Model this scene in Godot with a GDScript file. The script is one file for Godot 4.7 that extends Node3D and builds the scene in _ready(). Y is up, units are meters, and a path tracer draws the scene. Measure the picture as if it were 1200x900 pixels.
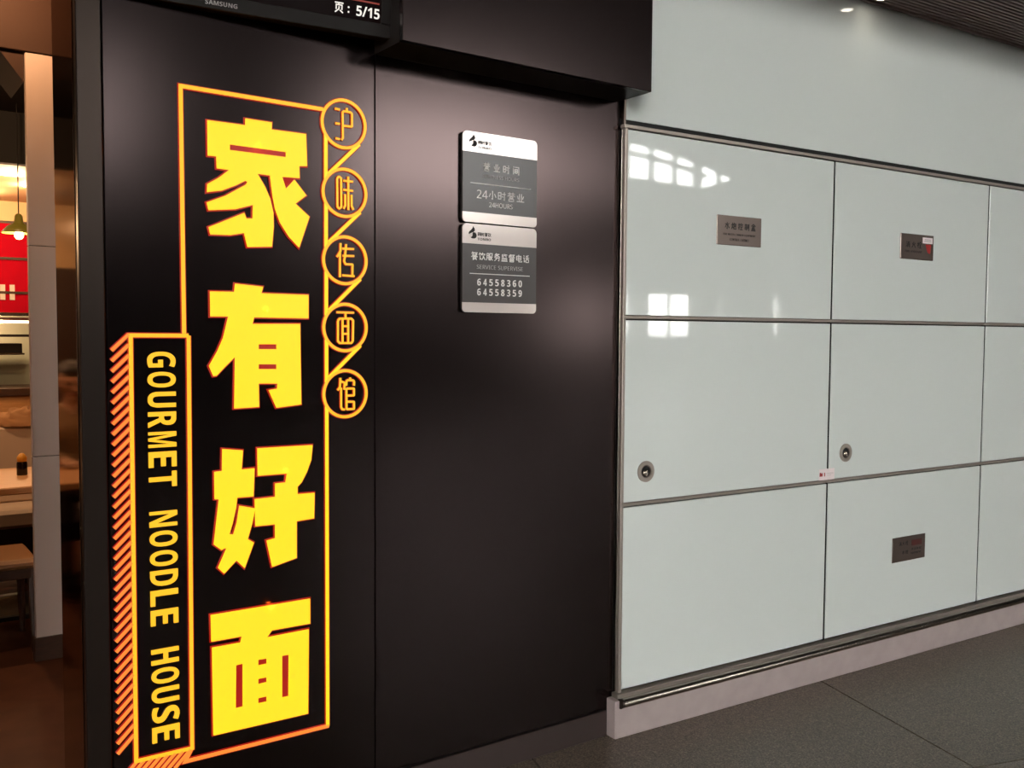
extends Node3D
# Metres, y up. The black shop front lies in the plane z = 0 and faces +z; the glass wall to its right is turned by 2.7 degrees.

const CORNER := Vector3(2.403, 0.0, 0.055)      # foot of the glass wall's plinth, left end
const GLASS_TURN := -0.0472                      # turn of the glass wall about y
var taken := {}
var M := {}

# ------------------------------------------------------------------ helpers
func numbered(called: String, parent: Node) -> String:
	var key := str(parent.get_instance_id()) + "/" + called
	var n: int = taken.get(key, 0)
	taken[key] = n + 1
	return called if n == 0 else "%s_%03d" % [called, n]

func tag(o: Node, label: String, category: String, group := "", kind := "") -> void:
	o.set_meta("label", label)
	o.set_meta("category", category)
	if group != "": o.set_meta("group", group)
	if kind != "": o.set_meta("kind", kind)

func thing(called: String, label: String, category: String, at := Vector3.ZERO, turn := 0.0, group := "", kind := "") -> Node3D:
	var o := Node3D.new()
	o.name = numbered(called, self)
	add_child(o)
	o.position = at
	o.rotation.y = turn
	tag(o, label, category, group, kind)
	return o

func part(parent: Node, called: String, mesh: Mesh, mat: Material, at := Vector3.ZERO, label := "") -> MeshInstance3D:
	var o := MeshInstance3D.new()
	o.name = numbered(called, parent)
	o.mesh = mesh
	o.material_override = mat
	o.cast_shadow = GeometryInstance3D.SHADOW_CASTING_SETTING_ON
	parent.add_child(o)
	o.position = at
	if label != "": o.set_meta("label", label)
	return o

func copy(o: Node3D, label := "") -> Node3D:
	var c: Node3D = o.duplicate()
	var base := String(o.name)
	c.name = numbered(base, self)
	add_child(c)
	if label != "": c.set_meta("label", label)
	return c

func new_st() -> SurfaceTool:
	var st := SurfaceTool.new()
	st.begin(Mesh.PRIMITIVE_TRIANGLES)
	st.set_smooth_group(-1)
	return st

func done(st: SurfaceTool) -> ArrayMesh:
	st.generate_normals()
	return st.commit()

func tri(st: SurfaceTool, a: Vector3, b: Vector3, c: Vector3, out: Vector3) -> void:
	if (b - a).cross(c - a).dot(out) > 0.0:
		var t := b; b = c; c = t
	st.add_vertex(a); st.add_vertex(b); st.add_vertex(c)

func quad(st: SurfaceTool, a: Vector3, b: Vector3, c: Vector3, d: Vector3, out: Vector3) -> void:
	tri(st, a, b, c, out); tri(st, a, c, d, out)

# a box from corner a to corner b with chamfered edges
func add_box(st: SurfaceTool, a: Vector3, b: Vector3, bev := 0.0) -> void:
	var c := (a + b) * 0.5
	var h := ((b - a) * 0.5).abs()
	bev = minf(bev, minf(h.x, minf(h.y, h.z)) * 0.8)
	var ax := [Vector3(1, 0, 0), Vector3(0, 1, 0), Vector3(0, 0, 1)]
	for i in 3:
		var j := (i + 1) % 3
		var k := (i + 2) % 3
		for s in [-1.0, 1.0]:
			var n: Vector3 = ax[i] * s
			var o: Vector3 = c + n * h[i]
			var u: Vector3 = ax[j] * (h[j] - bev)
			var v: Vector3 = ax[k] * (h[k] - bev)
			quad(st, o - u - v, o + u - v, o + u + v, o - u + v, n)
			if bev > 0.0:
				for t in [-1.0, 1.0]:       # the edge between axis i (s) and axis j (t)
					var e1: Vector3 = c + n * h[i] + ax[j] * t * (h[j] - bev)
					var e2: Vector3 = c + n * (h[i] - bev) + ax[j] * t * h[j]
					quad(st, e1 - v, e1 + v, e2 + v, e2 - v, n + ax[j] * t)
	if bev > 0.0:
		for x in [-1.0, 1.0]:
			for y in [-1.0, 1.0]:
				for z in [-1.0, 1.0]:
					var p := c + Vector3(x * h.x, y * h.y, z * h.z)
					tri(st, p - Vector3(0, y, z) * bev, p - Vector3(x, 0, z) * bev, p - Vector3(x, y, 0) * bev, Vector3(x, y, z))

func box(a: Vector3, b: Vector3, bev := 0.0) -> ArrayMesh:
	var st := new_st()
	add_box(st, a, b, bev)
	return done(st)

func pts(flat: Array) -> PackedVector2Array:
	var p := PackedVector2Array()
	for i in range(0, flat.size(), 2): p.append(Vector2(flat[i], flat[i + 1]))
	return p

# an outline in x, y drawn out from z0 to z1
func add_prism(st: SurfaceTool, p: PackedVector2Array, z0: float, z1: float) -> void:
	var idx := Geometry2D.triangulate_polygon(p)
	for i in range(0, idx.size(), 3):
		var a := p[idx[i]]; var b := p[idx[i + 1]]; var c := p[idx[i + 2]]
		tri(st, Vector3(a.x, a.y, z1), Vector3(b.x, b.y, z1), Vector3(c.x, c.y, z1), Vector3(0, 0, 1))
		tri(st, Vector3(a.x, a.y, z0), Vector3(b.x, b.y, z0), Vector3(c.x, c.y, z0), Vector3(0, 0, -1))
	var turn := -1.0 if Geometry2D.is_polygon_clockwise(p) else 1.0
	for i in p.size():
		var a := p[i]; var b := p[(i + 1) % p.size()]
		var n := Vector2(b.y - a.y, a.x - b.x) * turn
		quad(st, Vector3(a.x, a.y, z0), Vector3(b.x, b.y, z0), Vector3(b.x, b.y, z1), Vector3(a.x, a.y, z1), Vector3(n.x, n.y, 0))

func prism(p: PackedVector2Array, z0: float, z1: float) -> ArrayMesh:
	var st := new_st()
	add_prism(st, p, z0, z1)
	return done(st)

# pen strokes of a given width in x, y, drawn out from z0 to z1
func add_stroke(st: SurfaceTool, line: PackedVector2Array, width: float, z0: float, z1: float, round_ends := true) -> void:
	var shapes := Geometry2D.offset_polyline(line, width * 0.5, Geometry2D.JOIN_ROUND if round_ends else Geometry2D.JOIN_MITER, Geometry2D.END_ROUND if round_ends else Geometry2D.END_BUTT)
	var outer: Array = []
	var holes: Array = []
	for s in shapes:
		if Geometry2D.is_polygon_clockwise(s): holes.append(s)
		else: outer.append(s)
	if holes.is_empty():
		for s in outer: add_prism(st, s, z0, z1)
	else:                                   # a closed loop: draw it as two halves
		var h := int(line.size() / 2.0)
		add_stroke(st, line.slice(0, h + 1), width, z0, z1, round_ends)
		add_stroke(st, line.slice(h), width, z0, z1, round_ends)

func ring_mesh(r0: float, r1: float, z0: float, z1: float, n := 64) -> ArrayMesh:
	var st := new_st()
	for i in n:
		var a := TAU * i / n
		var b := TAU * (i + 1) / n
		var u := Vector3(cos(a), sin(a), 0); var v := Vector3(cos(b), sin(b), 0)
		var f := Vector3(0, 0, 1)
		quad(st, u * r0 + f * z1, u * r1 + f * z1, v * r1 + f * z1, v * r0 + f * z1, f)
		quad(st, u * r0 + f * z0, u * r1 + f * z0, v * r1 + f * z0, v * r0 + f * z0, -f)
		quad(st, u * r1 + f * z0, v * r1 + f * z0, v * r1 + f * z1, u * r1 + f * z1, u)
		quad(st, u * r0 + f * z0, v * r0 + f * z0, v * r0 + f * z1, u * r0 + f * z1, -u)
	return done(st)

# a profile of (radius, height) turned about y
func lathe(profile: Array, n := 32, smooth := true) -> ArrayMesh:
	var st := SurfaceTool.new()
	st.begin(Mesh.PRIMITIVE_TRIANGLES)
	st.set_smooth_group(0 if smooth else -1)
	for k in profile.size() - 1:
		var p: Vector2 = profile[k]; var q: Vector2 = profile[k + 1]
		var n2 := Vector2(q.y - p.y, p.x - q.x)
		for i in n:
			var a := TAU * i / n
			var b := TAU * (i + 1) / n
			var u := Vector3(cos(a), 0, sin(a)); var v := Vector3(cos(b), 0, sin(b))
			var out := (u + v) * 0.5 * n2.x + Vector3.UP * n2.y
			var A := u * p.x + Vector3.UP * p.y; var B := v * p.x + Vector3.UP * p.y
			var C := v * q.x + Vector3.UP * q.y; var D := u * q.x + Vector3.UP * q.y
			if p.x > 1e-6: tri(st, A, B, C, out)
			if q.x > 1e-6: tri(st, A, C, D, out)
	return done(st)

func add_rod(st: SurfaceTool, a: Vector3, b: Vector3, r0: float, r1: float, n := 16) -> void:
	var d := (b - a).normalized()
	var u := d.cross(Vector3.UP if absf(d.y) < 0.9 else Vector3.RIGHT).normalized()
	var v := d.cross(u)
	for i in n:
		var s := TAU * i / n
		var t := TAU * (i + 1) / n
		var p := u * cos(s) + v * sin(s); var q := u * cos(t) + v * sin(t)
		quad(st, a + p * r0, a + q * r0, b + q * r1, b + p * r1, p + q)
		tri(st, a, a + p * r0, a + q * r0, -d)
		tri(st, b, b + p * r1, b + q * r1, d)

func rod(a: Vector3, b: Vector3, r0: float, r1 := -1.0, n := 16) -> ArrayMesh:
	var st := SurfaceTool.new()
	st.begin(Mesh.PRIMITIVE_TRIANGLES)
	st.set_smooth_group(-1)
	add_rod(st, a, b, r0, r0 if r1 < 0.0 else r1, n)
	return done(st)

func text_mesh(words: String, size: float, depth: float, bold := true, mono := false) -> TextMesh:
	var f := SystemFont.new()
	f.font_names = PackedStringArray(["Droid Sans Mono" if mono else "Droid Sans"])
	f.font_weight = 700 if bold else 400
	var t := TextMesh.new()
	t.font = f
	t.text = words
	t.font_size = 64
	t.pixel_size = size / 64.0
	t.depth = depth
	t.curve_step = 1.0
	return t

# words stretched to fill a given rectangle whose middle is at (x, y); its back lies at z
func put_text(parent: Node, called: String, words: String, x: float, y: float, w: float, h: float, z: float, mat: Material, bold := true, depth := 0.0008) -> MeshInstance3D:
	var t := text_mesh(words, 0.1, depth, bold)
	var o := part(parent, called, t, mat)
	var bb := t.get_aabb()
	var s := Vector3(w / maxf(bb.size.x, 1e-5), h / maxf(bb.size.y, 1e-5), 1)
	o.scale = s
	o.position = Vector3(x, y, z + depth * 0.5) - Vector3((bb.position.x + bb.size.x * 0.5) * s.x, (bb.position.y + bb.size.y * 0.5) * s.y, bb.position.z + bb.size.z * 0.5)
	return o

# ---- drawn characters on a 10 by 10 grid, y down: strokes parted by ';', points by spaces
const HAN := {
	"营": "0.5,1.5 9.5,1.5;3,0 3,3;7,0 7,3;0.7,5 1,3.6 9,3.6 9.3,5;3,4.9 7,4.9 7,6.3 3,6.3 3,4.9;2,7.4 8,7.4 8,9.8 2,9.8 2,7.4",
	"业": "3.7,0.5 3.7,9;6.3,0.5 6.3,9;0.3,9.3 9.7,9.3;1,3 2.3,6.5;9,3 7.7,6.5",
	"时": "0.5,1.5 3.7,1.5 3.7,8.5 0.5,8.5 0.5,1.5;0.5,5 3.7,5;4.6,3 9.7,3;8,0.5 8,9.5 6.8,9;5.2,5 6.2,6.5",
	"间": "1,0.3 2,1.5;1,2.5 1,9.8;3.5,1 9.3,1 9.3,9.8 8,9.5;3.3,3.5 7,3.5 7,8 3.3,8 3.3,3.5;3.3,5.7 7,5.7",
	"小": "5,0.5 5,9.5 3.8,9;2.5,3.5 0.8,7.5;7.3,3.5 9.2,7.5",
	"餐": "2.5,0 1,2.5;2.5,1 5,1 2,4;6,1 9,1 7,4;6,2 9,4;5,3.8 0.3,6.3;5,3.8 9.7,6.3;3,5.5 7,5.5;3,6.5 7.3,6.5 7.3,8.2 3,8.2;3,6.5 3,9.8 5,9.2;5,8.2 8.5,9.8",
	"饮": "2,0.3 0.5,3.5;1.5,2 4,2 3.5,3.3;2,4 2,9 4,8;6,0.3 4.8,4;5.5,2.2 9.3,2.2 8.5,3.8;7,4 6.5,7 4.5,9.7;7,5 9.7,9.7",
	"服": "1,1 1,7 0.4,9.7;1,1 3.8,1 3.8,9.5;1,3.8 3.8,3.8;1,6.4 3.8,6.4;5.2,0.8 9,0.8 9,3.3 7.8,3.3;5.2,0.8 5.2,9.8;5.2,5 9,5 5.8,9.6;6,5.5 9.6,9.6",
	"务": "4,0.2 1.5,3;3.5,1.3 8,1.3 1,5;3,2.2 9.3,5;1.5,6 8.3,6 7.8,9.5 6.5,9.3;4.8,4.8 4.2,7.5 1,9.8",
	"监": "1.5,1 1.5,4.8;3.3,0.5 3.3,5;6,0.3 5,3;5.7,1.5 9.2,1.5;6.7,2.5 8,4.3;1.5,9.5 1.5,6 8.5,6 8.5,9.5;3.8,6 3.8,9.5;6.2,6 6.2,9.5;0.3,9.6 9.7,9.6",
	"督": "2.7,0.2 2.7,4.8;2.7,1 5,1;0.5,2.2 5,2.2;1.4,3 0.6,4.5;4,3 4.8,4.3;5.8,1 9.2,1 6,4.8;6.2,2 9.5,4.8;2.2,5.5 8,5.5 8,9.9 2.2,9.9 2.2,5.5;2.2,7 8,7;2.2,8.4 8,8.4",
	"电": "1.2,2 8.3,2 8.3,7 1.2,7 1.2,2;1.2,4.5 8.3,4.5;4.7,0.2 4.7,9.3 9.5,9.3 9.5,8",
	"话": "1,0.5 2.2,1.8;0.3,3.8 2,3.8 2,9 3.5,7.8;9,0.5 4.5,1.5;3.8,3.7 9.8,3.7;6.8,1.2 6.8,5.8;4.7,5.9 9,5.9 9,9.5 4.7,9.5 4.7,5.9",
	"页": "0.5,0.8 9.5,0.8;5,0.8 4.3,2.5;2,7 2,2.7 8,2.7 8,7;5,4 4.8,6.5 0.8,9.7;5.8,7.3 9.2,9.7",
	"水": "5,0.3 5,9.5 3.7,9;0.7,3 3.7,3 0.7,8;8.8,1.8 5.6,4.2;5.3,3.5 9.5,8.5",
	"炮": "2.2,0.5 2,5 0.3,9.5;0.5,2.5 1,4.5;3.6,2.3 3,4;2.3,6 3.7,8;5.7,0.3 4.3,4;5.3,2 9.2,2 9,6.5 8,6.5;5,3.8 7.3,3.8 7.3,6 5,6;5,3.8 5,9.3 9.6,9.3 9.6,7.8",
	"控": "0.3,2.8 3.7,2.8;2,0.3 2,9.5;0.4,6.5 3.7,5.5;6.8,0.2 6.8,1.5;4.4,3 4.4,1.8 9.5,1.8 9.5,3;6,3 4.5,5;7.6,3 9.3,5;4.8,6 9.2,6;7,6 7,9.3;4.2,9.5 9.8,9.5",
	"制": "1.5,0.8 0.8,2.5;1,1.8 6,1.8;0.3,3.7 6.2,3.7;3.4,0.3 3.4,9.8;1,9 1,5.6 5.7,5.6 5.7,9;7.5,1 7.5,7;9.3,0.4 9.3,9.6 8,9.2",
	"盒": "5,0 0.5,3.2;5,0 9.5,3.2;3,2.8 7,2.8;3,4 7,4 7,5.7 3,5.7 3,4;1.7,9.6 1.7,7 8.3,7 8.3,9.6;4,7 4,9.6;6,7 6,9.6;0.3,9.7 9.7,9.7",
	"消": "1,0.7 2,1.8;0.5,3.5 1.6,4.5;0.4,9.3 2,6;6.3,0.3 6.3,3.5;4,1 4.8,2.7;8.8,0.8 7.8,2.7;3.8,9.8 3.8,4 8.8,4 8.8,9.6 7.8,9.4;3.8,5.8 8.8,5.8;3.8,7.6 8.8,7.6",
	"火": "5,0.5 4.7,4.5 0.7,9.7;5,4.5 9.5,9.7;1.7,2.5 2.5,5;8.5,2.3 6.8,4.7",
	"栓": "0.3,2.7 4.2,2.7;2.3,0.3 2.3,9.8;2.3,3.5 0.4,7;2.7,4 4,5.5;7,0 4.3,4;7,0 9.8,4;5.3,4.5 8.7,4.5;7,4.5 7,9.5;5.2,6.9 8.8,6.9;4.5,9.6 9.7,9.6",
	"同": "1,9.8 1,1 9,1 9,9.8;3,3.2 7,3.2;3,5 7,5 7,8 3,8 3,5",
}

func strokes_of(c: String) -> Array:
	var out := []
	for s in String(HAN[c]).split(";"):
		var line := PackedVector2Array()
		for p in s.split(" "):
			var xy := p.split(",")
			line.append(Vector2(float(xy[0]), float(xy[1])) * 0.1)
		out.append(line)
	return out

# a row of drawn characters: left edge x, middle y, total width w, height h
func put_han(parent: Node, called: String, words: String, x: float, y: float, w: float, h: float, z: float, pen: float, mat: Material, fill := 0.86, depth := 0.0008) -> MeshInstance3D:
	var st := new_st()
	var step := w / words.length()
	for i in words.length():
		var x0 := x + step * i + step * (1.0 - fill) * 0.5
		for line in strokes_of(words[i]):
			var l := PackedVector2Array()
			for p in line: l.append(Vector2(x0 + p.x * step * fill, y + h * (0.5 - p.y)))
			add_stroke(st, l, pen, z, z + depth, false)
	return part(parent, called, done(st), mat)

# ------------------------------------------------------------------ materials
func mat(col: Color, rough := 0.6, metal := 0.0, spec := 0.5) -> StandardMaterial3D:
	var m := StandardMaterial3D.new()
	m.albedo_color = col
	m.roughness = rough
	m.metallic = metal
	m.metallic_specular = spec
	return m

func glow(col: Color, energy: float, base := Color(0.05, 0.03, 0.02)) -> StandardMaterial3D:
	var m := mat(base, 0.4)
	m.emission_enabled = true
	m.emission = col
	m.emission_energy_multiplier = energy
	return m

func speckle(size: int, seed_: int, cols: Array, weights: Array, patch: Color, patch_share: float) -> ImageTexture:
	var r := RandomNumberGenerator.new()
	r.seed = seed_
	var im := Image.create(size, size, true, Image.FORMAT_RGB8)
	var nz := FastNoiseLite.new()
	nz.seed = seed_
	nz.frequency = 0.012
	var big := nz.get_seamless_image(size, size)
	for y in size:
		for x in size:
			var t := r.randf()
			var c: Color = cols[cols.size() - 1]
			for k in weights.size():
				if t < weights[k]:
					c = cols[k]
					break
			im.set_pixel(x, y, c.lerp(patch, patch_share * big.get_pixel(x, y).r))
	im.generate_mipmaps()
	return ImageTexture.create_from_image(im)

func noise_tex(size: int, seed_: int, freq: float, lo: Color, hi: Color, stretch := Vector2.ONE) -> ImageTexture:
	var nz := FastNoiseLite.new()
	nz.seed = seed_
	nz.frequency = freq
	nz.fractal_octaves = 4
	var im := Image.create(size, size, true, Image.FORMAT_RGB8)
	var src := nz.get_seamless_image(size, size)
	for y in size:
		for x in size:
			var v := src.get_pixel(int(x * stretch.x) % size, int(y * stretch.y) % size).r
			im.set_pixel(x, y, lo.lerp(hi, v))
	im.generate_mipmaps()
	return ImageTexture.create_from_image(im)

func triplanar(m: StandardMaterial3D, tex: Texture2D, metres: float) -> StandardMaterial3D:
	m.albedo_texture = tex
	m.uv1_triplanar = true
	m.uv1_world_triplanar = true
	m.uv1_scale = Vector3.ONE / metres
	return m

const BIG := {
	"jia": [[0.8780,2.1499,0.9882,2.1499,0.9884,2.1695,1.0681,2.1683,1.0669,2.1478,1.1748,2.1479,1.1777,2.0526,1.1526,2.0505,1.1535,2.0145,1.0987,2.0131,1.1107,1.9781,1.1372,2.0079,1.1750,1.9646,1.1401,1.9371,1.1846,1.9014,1.1513,1.8070,1.1190,1.8381,1.0925,1.8768,1.0769,1.9158,1.0693,1.9552,1.0618,2.0134,1.0229,2.0145,1.0459,1.9780,1.0613,1.9445,1.0705,1.9053,1.0713,1.8652,1.0657,1.8046,0.9920,1.7993,0.9822,1.8392,0.9428,1.8307,0.8836,1.8288,0.8789,1.8492,0.9826,1.8974,0.9886,1.8816,1.0080,1.8830,1.0094,1.9227,0.9585,1.9063,0.8794,1.8970,0.8738,1.9187,0.9289,1.9428,0.9884,1.9795,0.9935,1.9879,0.9869,1.9907,0.9591,1.9748,0.9191,1.9565,0.8750,1.9476,0.8762,1.9708,0.9096,1.9918,0.9395,2.0167,0.9039,2.0178,0.9028,2.0514,0.9415,2.0736,1.1113,2.0722,1.1114,2.0873,0.9416,2.0897,0.9414,2.0737,0.9028,2.0514,0.8785,2.0510], [0.8780,2.1499,0.9882,2.1499,0.9884,2.1695,1.0681,2.1683,1.0669,2.1478,1.1748,2.1479,1.1777,2.0526,1.1526,2.0505,1.1535,2.0145,1.0987,2.0131,1.1107,1.9781,1.1372,2.0079,1.1750,1.9646,1.1401,1.9371,1.1846,1.9014,1.1513,1.8070,1.1190,1.8381,1.0925,1.8768,1.0769,1.9158,1.0693,1.9552,1.0618,2.0134,1.0229,2.0145,1.0459,1.9780,1.0613,1.9445,1.0705,1.9053,1.0713,1.8652,1.0657,1.8046,0.9920,1.7993,0.9822,1.8392,0.9428,1.8307,0.8836,1.8288,0.8789,1.8492,0.9826,1.8974,0.9886,1.8816,1.0080,1.8830,1.0094,1.9227,0.9585,1.9063,0.8794,1.8970,0.8738,1.9187,0.9289,1.9428,0.9884,1.9795,0.9935,1.9879,0.9869,1.9907,0.9591,1.9748,0.9191,1.9565,0.8750,1.9476,0.8762,1.9708,0.9096,1.9918,0.9395,2.0167,0.9039,2.0178,0.9028,2.0514,0.8785,2.0510]],
	"you": [[0.8810,1.6668,0.9514,1.6675,0.9541,1.6913,1.0376,1.6852,1.0323,1.6660,1.1802,1.6653,1.1799,1.5939,1.0094,1.5943,1.0046,1.5752,1.1528,1.5770,1.1554,1.3324,1.0773,1.3250,1.0533,1.3785,1.0798,1.3823,1.0810,1.3976,1.0220,1.3991,1.0223,1.4420,1.0781,1.4411,1.0782,1.4554,1.0224,1.4561,1.0227,1.5010,1.0785,1.5008,1.0786,1.5151,1.0228,1.5151,1.0228,1.5010,1.0224,1.4561,1.0223,1.4420,1.0220,1.3991,1.0230,1.3297,0.9485,1.3276,0.9523,1.4794,0.9194,1.4476,0.8968,1.4243,0.8884,1.4235,0.8760,1.4531,0.9000,1.4946,0.9177,1.5339,0.9332,1.5956,0.8813,1.5948], [0.8810,1.6668,0.9514,1.6675,0.9541,1.6913,1.0376,1.6852,1.0323,1.6660,1.1802,1.6653,1.1799,1.5939,1.0094,1.5943,1.0046,1.5752,1.1528,1.5770,1.1554,1.3324,1.0773,1.3250,1.0533,1.3785,1.0798,1.3823,1.0810,1.3976,1.0220,1.3991,1.0230,1.3297,0.9485,1.3276,0.9523,1.4794,0.9194,1.4476,0.8968,1.4243,0.8884,1.4235,0.8760,1.4531,0.9000,1.4946,0.9177,1.5339,0.9332,1.5956,0.8813,1.5948]],
	"hao": [[0.9122,1.2113,0.9729,1.2034,0.9683,1.1467,1.0076,1.1478,1.0038,1.0640,0.9544,1.0651,0.9511,1.0362,0.9405,0.9918,0.9301,0.9587,0.9428,0.9572,0.9532,0.9904,0.9613,1.0402,1.0088,1.0278,0.9996,0.9853,0.9852,0.9385,1.0043,0.9259,0.9752,0.8530,0.9508,0.8792,0.9139,0.8448,0.8965,0.8638,0.9221,0.9183,0.9146,0.9193,0.9070,0.9152,0.8847,0.9340,0.9009,1.0652,0.8885,1.0664,0.8882,1.1459,0.9107,1.1472], [0.9122,1.2113,0.9729,1.2034,0.9683,1.1467,1.0076,1.1478,1.0038,1.0640,0.9544,1.0651,0.9511,1.0362,0.9405,0.9918,0.9301,0.9587,0.9428,0.9572,0.9532,0.9904,0.9613,1.0402,1.0088,1.0278,0.9996,0.9853,0.9852,0.9385,1.0043,0.9259,0.9752,0.8530,0.9508,0.8792,0.9139,0.8448,0.8965,0.8638,0.9221,0.9183,0.9146,0.9193,0.9070,0.9152,0.8847,0.9340,0.9009,1.0652,0.8885,1.0664,0.8882,1.1459,0.9107,1.1472]],
	"hao2": [[1.0174,1.2066,1.1914,1.2055,1.1868,1.1605,1.1727,1.1247,1.1559,1.0945,1.1420,1.0810,1.1419,1.0579,1.1975,1.0571,1.1955,0.9782,1.1387,0.9753,1.1381,0.8622,1.0608,0.8448,1.0438,0.9263,1.0705,0.9309,1.0708,0.9734,1.0099,0.9740,1.0079,1.0550,1.0713,1.0562,1.0716,1.0964,1.1039,1.0973,1.1095,1.1244,1.0179,1.1245], [1.0174,1.2066,1.1914,1.2055,1.1868,1.1605,1.1727,1.1247,1.1559,1.0945,1.1420,1.0810,1.1419,1.0579,1.1975,1.0571,1.1955,0.9782,1.1387,0.9753,1.1381,0.8622,1.0608,0.8448,1.0438,0.9263,1.0705,0.9309,1.0708,0.9734,1.0099,0.9740,1.0079,1.0550,1.0713,1.0562,1.0716,1.0964,1.1039,1.0973,1.1095,1.1244,1.0179,1.1245]],
	"mian": [[0.8738,0.7280,1.1814,0.7285,1.1810,0.6510,1.0579,0.6512,1.0418,0.6317,1.0413,0.5680,1.0148,0.5690,1.0147,0.5513,0.9677,0.5668,0.9471,0.5658,0.9449,0.4355,0.9666,0.4363,0.9677,0.5668,1.0147,0.5513,1.0412,0.5513,1.0409,0.5105,1.0144,0.5107,1.0142,0.4941,1.0139,0.4518,1.0138,0.4352,1.0404,0.4350,1.0405,0.4518,1.0890,0.4370,1.1098,0.4367,1.1117,0.5660,1.0898,0.5665,1.0890,0.4370,1.0405,0.4518,1.0140,0.4518,1.0143,0.4941,1.0408,0.4948,1.0410,0.5105,1.0412,0.5513,1.0414,0.5680,1.0418,0.6317,1.1765,0.6330,1.1730,0.3684,0.8783,0.3701,0.8768,0.6312,0.9610,0.6309,0.9658,0.6495,0.8750,0.6497], [0.8738,0.7280,1.1814,0.7285,1.1810,0.6510,1.0579,0.6512,1.0418,0.6317,1.1765,0.6330,1.1730,0.3684,0.8783,0.3701,0.8768,0.6312,0.9610,0.6309,0.9658,0.6495,0.8750,0.6497]],
}
const RING_GLYPHS := [
	[[1.2712,2.2381,1.2873,2.2369], [1.2726,2.1937,1.2872,2.1936], [1.2731,2.1483,1.2871,2.1470], [1.3112,2.2451,1.3112,2.2342], [1.2931,2.1453,1.2976,2.1519,1.2967,2.2306,1.3011,2.2342,1.3235,2.2339,1.3285,2.2289,1.3284,2.1903,1.2977,2.1893]],
	[[1.2778,2.0266,1.2838,2.0329,1.2912,2.0280,1.2918,1.9406,1.2847,1.9339,1.2785,1.9395,1.2778,2.0266], [1.3152,2.0354,1.3156,1.9323], [1.2988,2.0216,1.3316,2.0213], [1.2987,1.9937,1.3316,1.9931], [1.3045,1.9804,1.3048,1.9457,1.2992,1.9351], [1.3263,1.9803,1.3269,1.9455,1.3330,1.9347]],
	[[1.2888,1.8286,1.2883,1.8040,1.2764,1.7850], [1.2865,1.7998,1.2863,1.7231], [1.2944,1.8121,1.3344,1.8128], [1.2954,1.7901,1.3350,1.7911], [1.3079,1.8267,1.3033,1.7864,1.3003,1.7739,1.3055,1.7643,1.3293,1.7646,1.3287,1.7299], [1.2941,1.7295,1.3360,1.7282]],
	[[1.2748,1.6144,1.3340,1.6141], [1.3051,1.6135,1.3051,1.5974], [1.2792,1.5888,1.2859,1.5951,1.3243,1.5956,1.3312,1.5895,1.3299,1.5250,1.3242,1.5188,1.2857,1.5188,1.2790,1.5250,1.2792,1.5888], [1.2949,1.5952,1.2947,1.5188], [1.3141,1.5955,1.3139,1.5188], [1.2948,1.5715,1.3140,1.5717], [1.2948,1.5477,1.3140,1.5478]],
	[[1.2872,1.4104,1.2853,1.3815,1.2774,1.3713], [1.2898,1.3990,1.3016,1.3945,1.2999,1.3727], [1.2893,1.3793,1.2892,1.3190,1.2930,1.3116,1.3020,1.3102], [1.3205,1.4108,1.3205,1.4031], [1.3068,1.3850,1.3079,1.3996,1.3125,1.4026,1.3308,1.4016,1.3342,1.3969,1.3335,1.3844], [1.3074,1.3767,1.3077,1.3110], [1.3074,1.3763,1.3334,1.3756,1.3334,1.3540,1.3078,1.3538], [1.3078,1.3350,1.3334,1.3337,1.3333,1.3110,1.3077,1.3110]],
]
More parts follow.
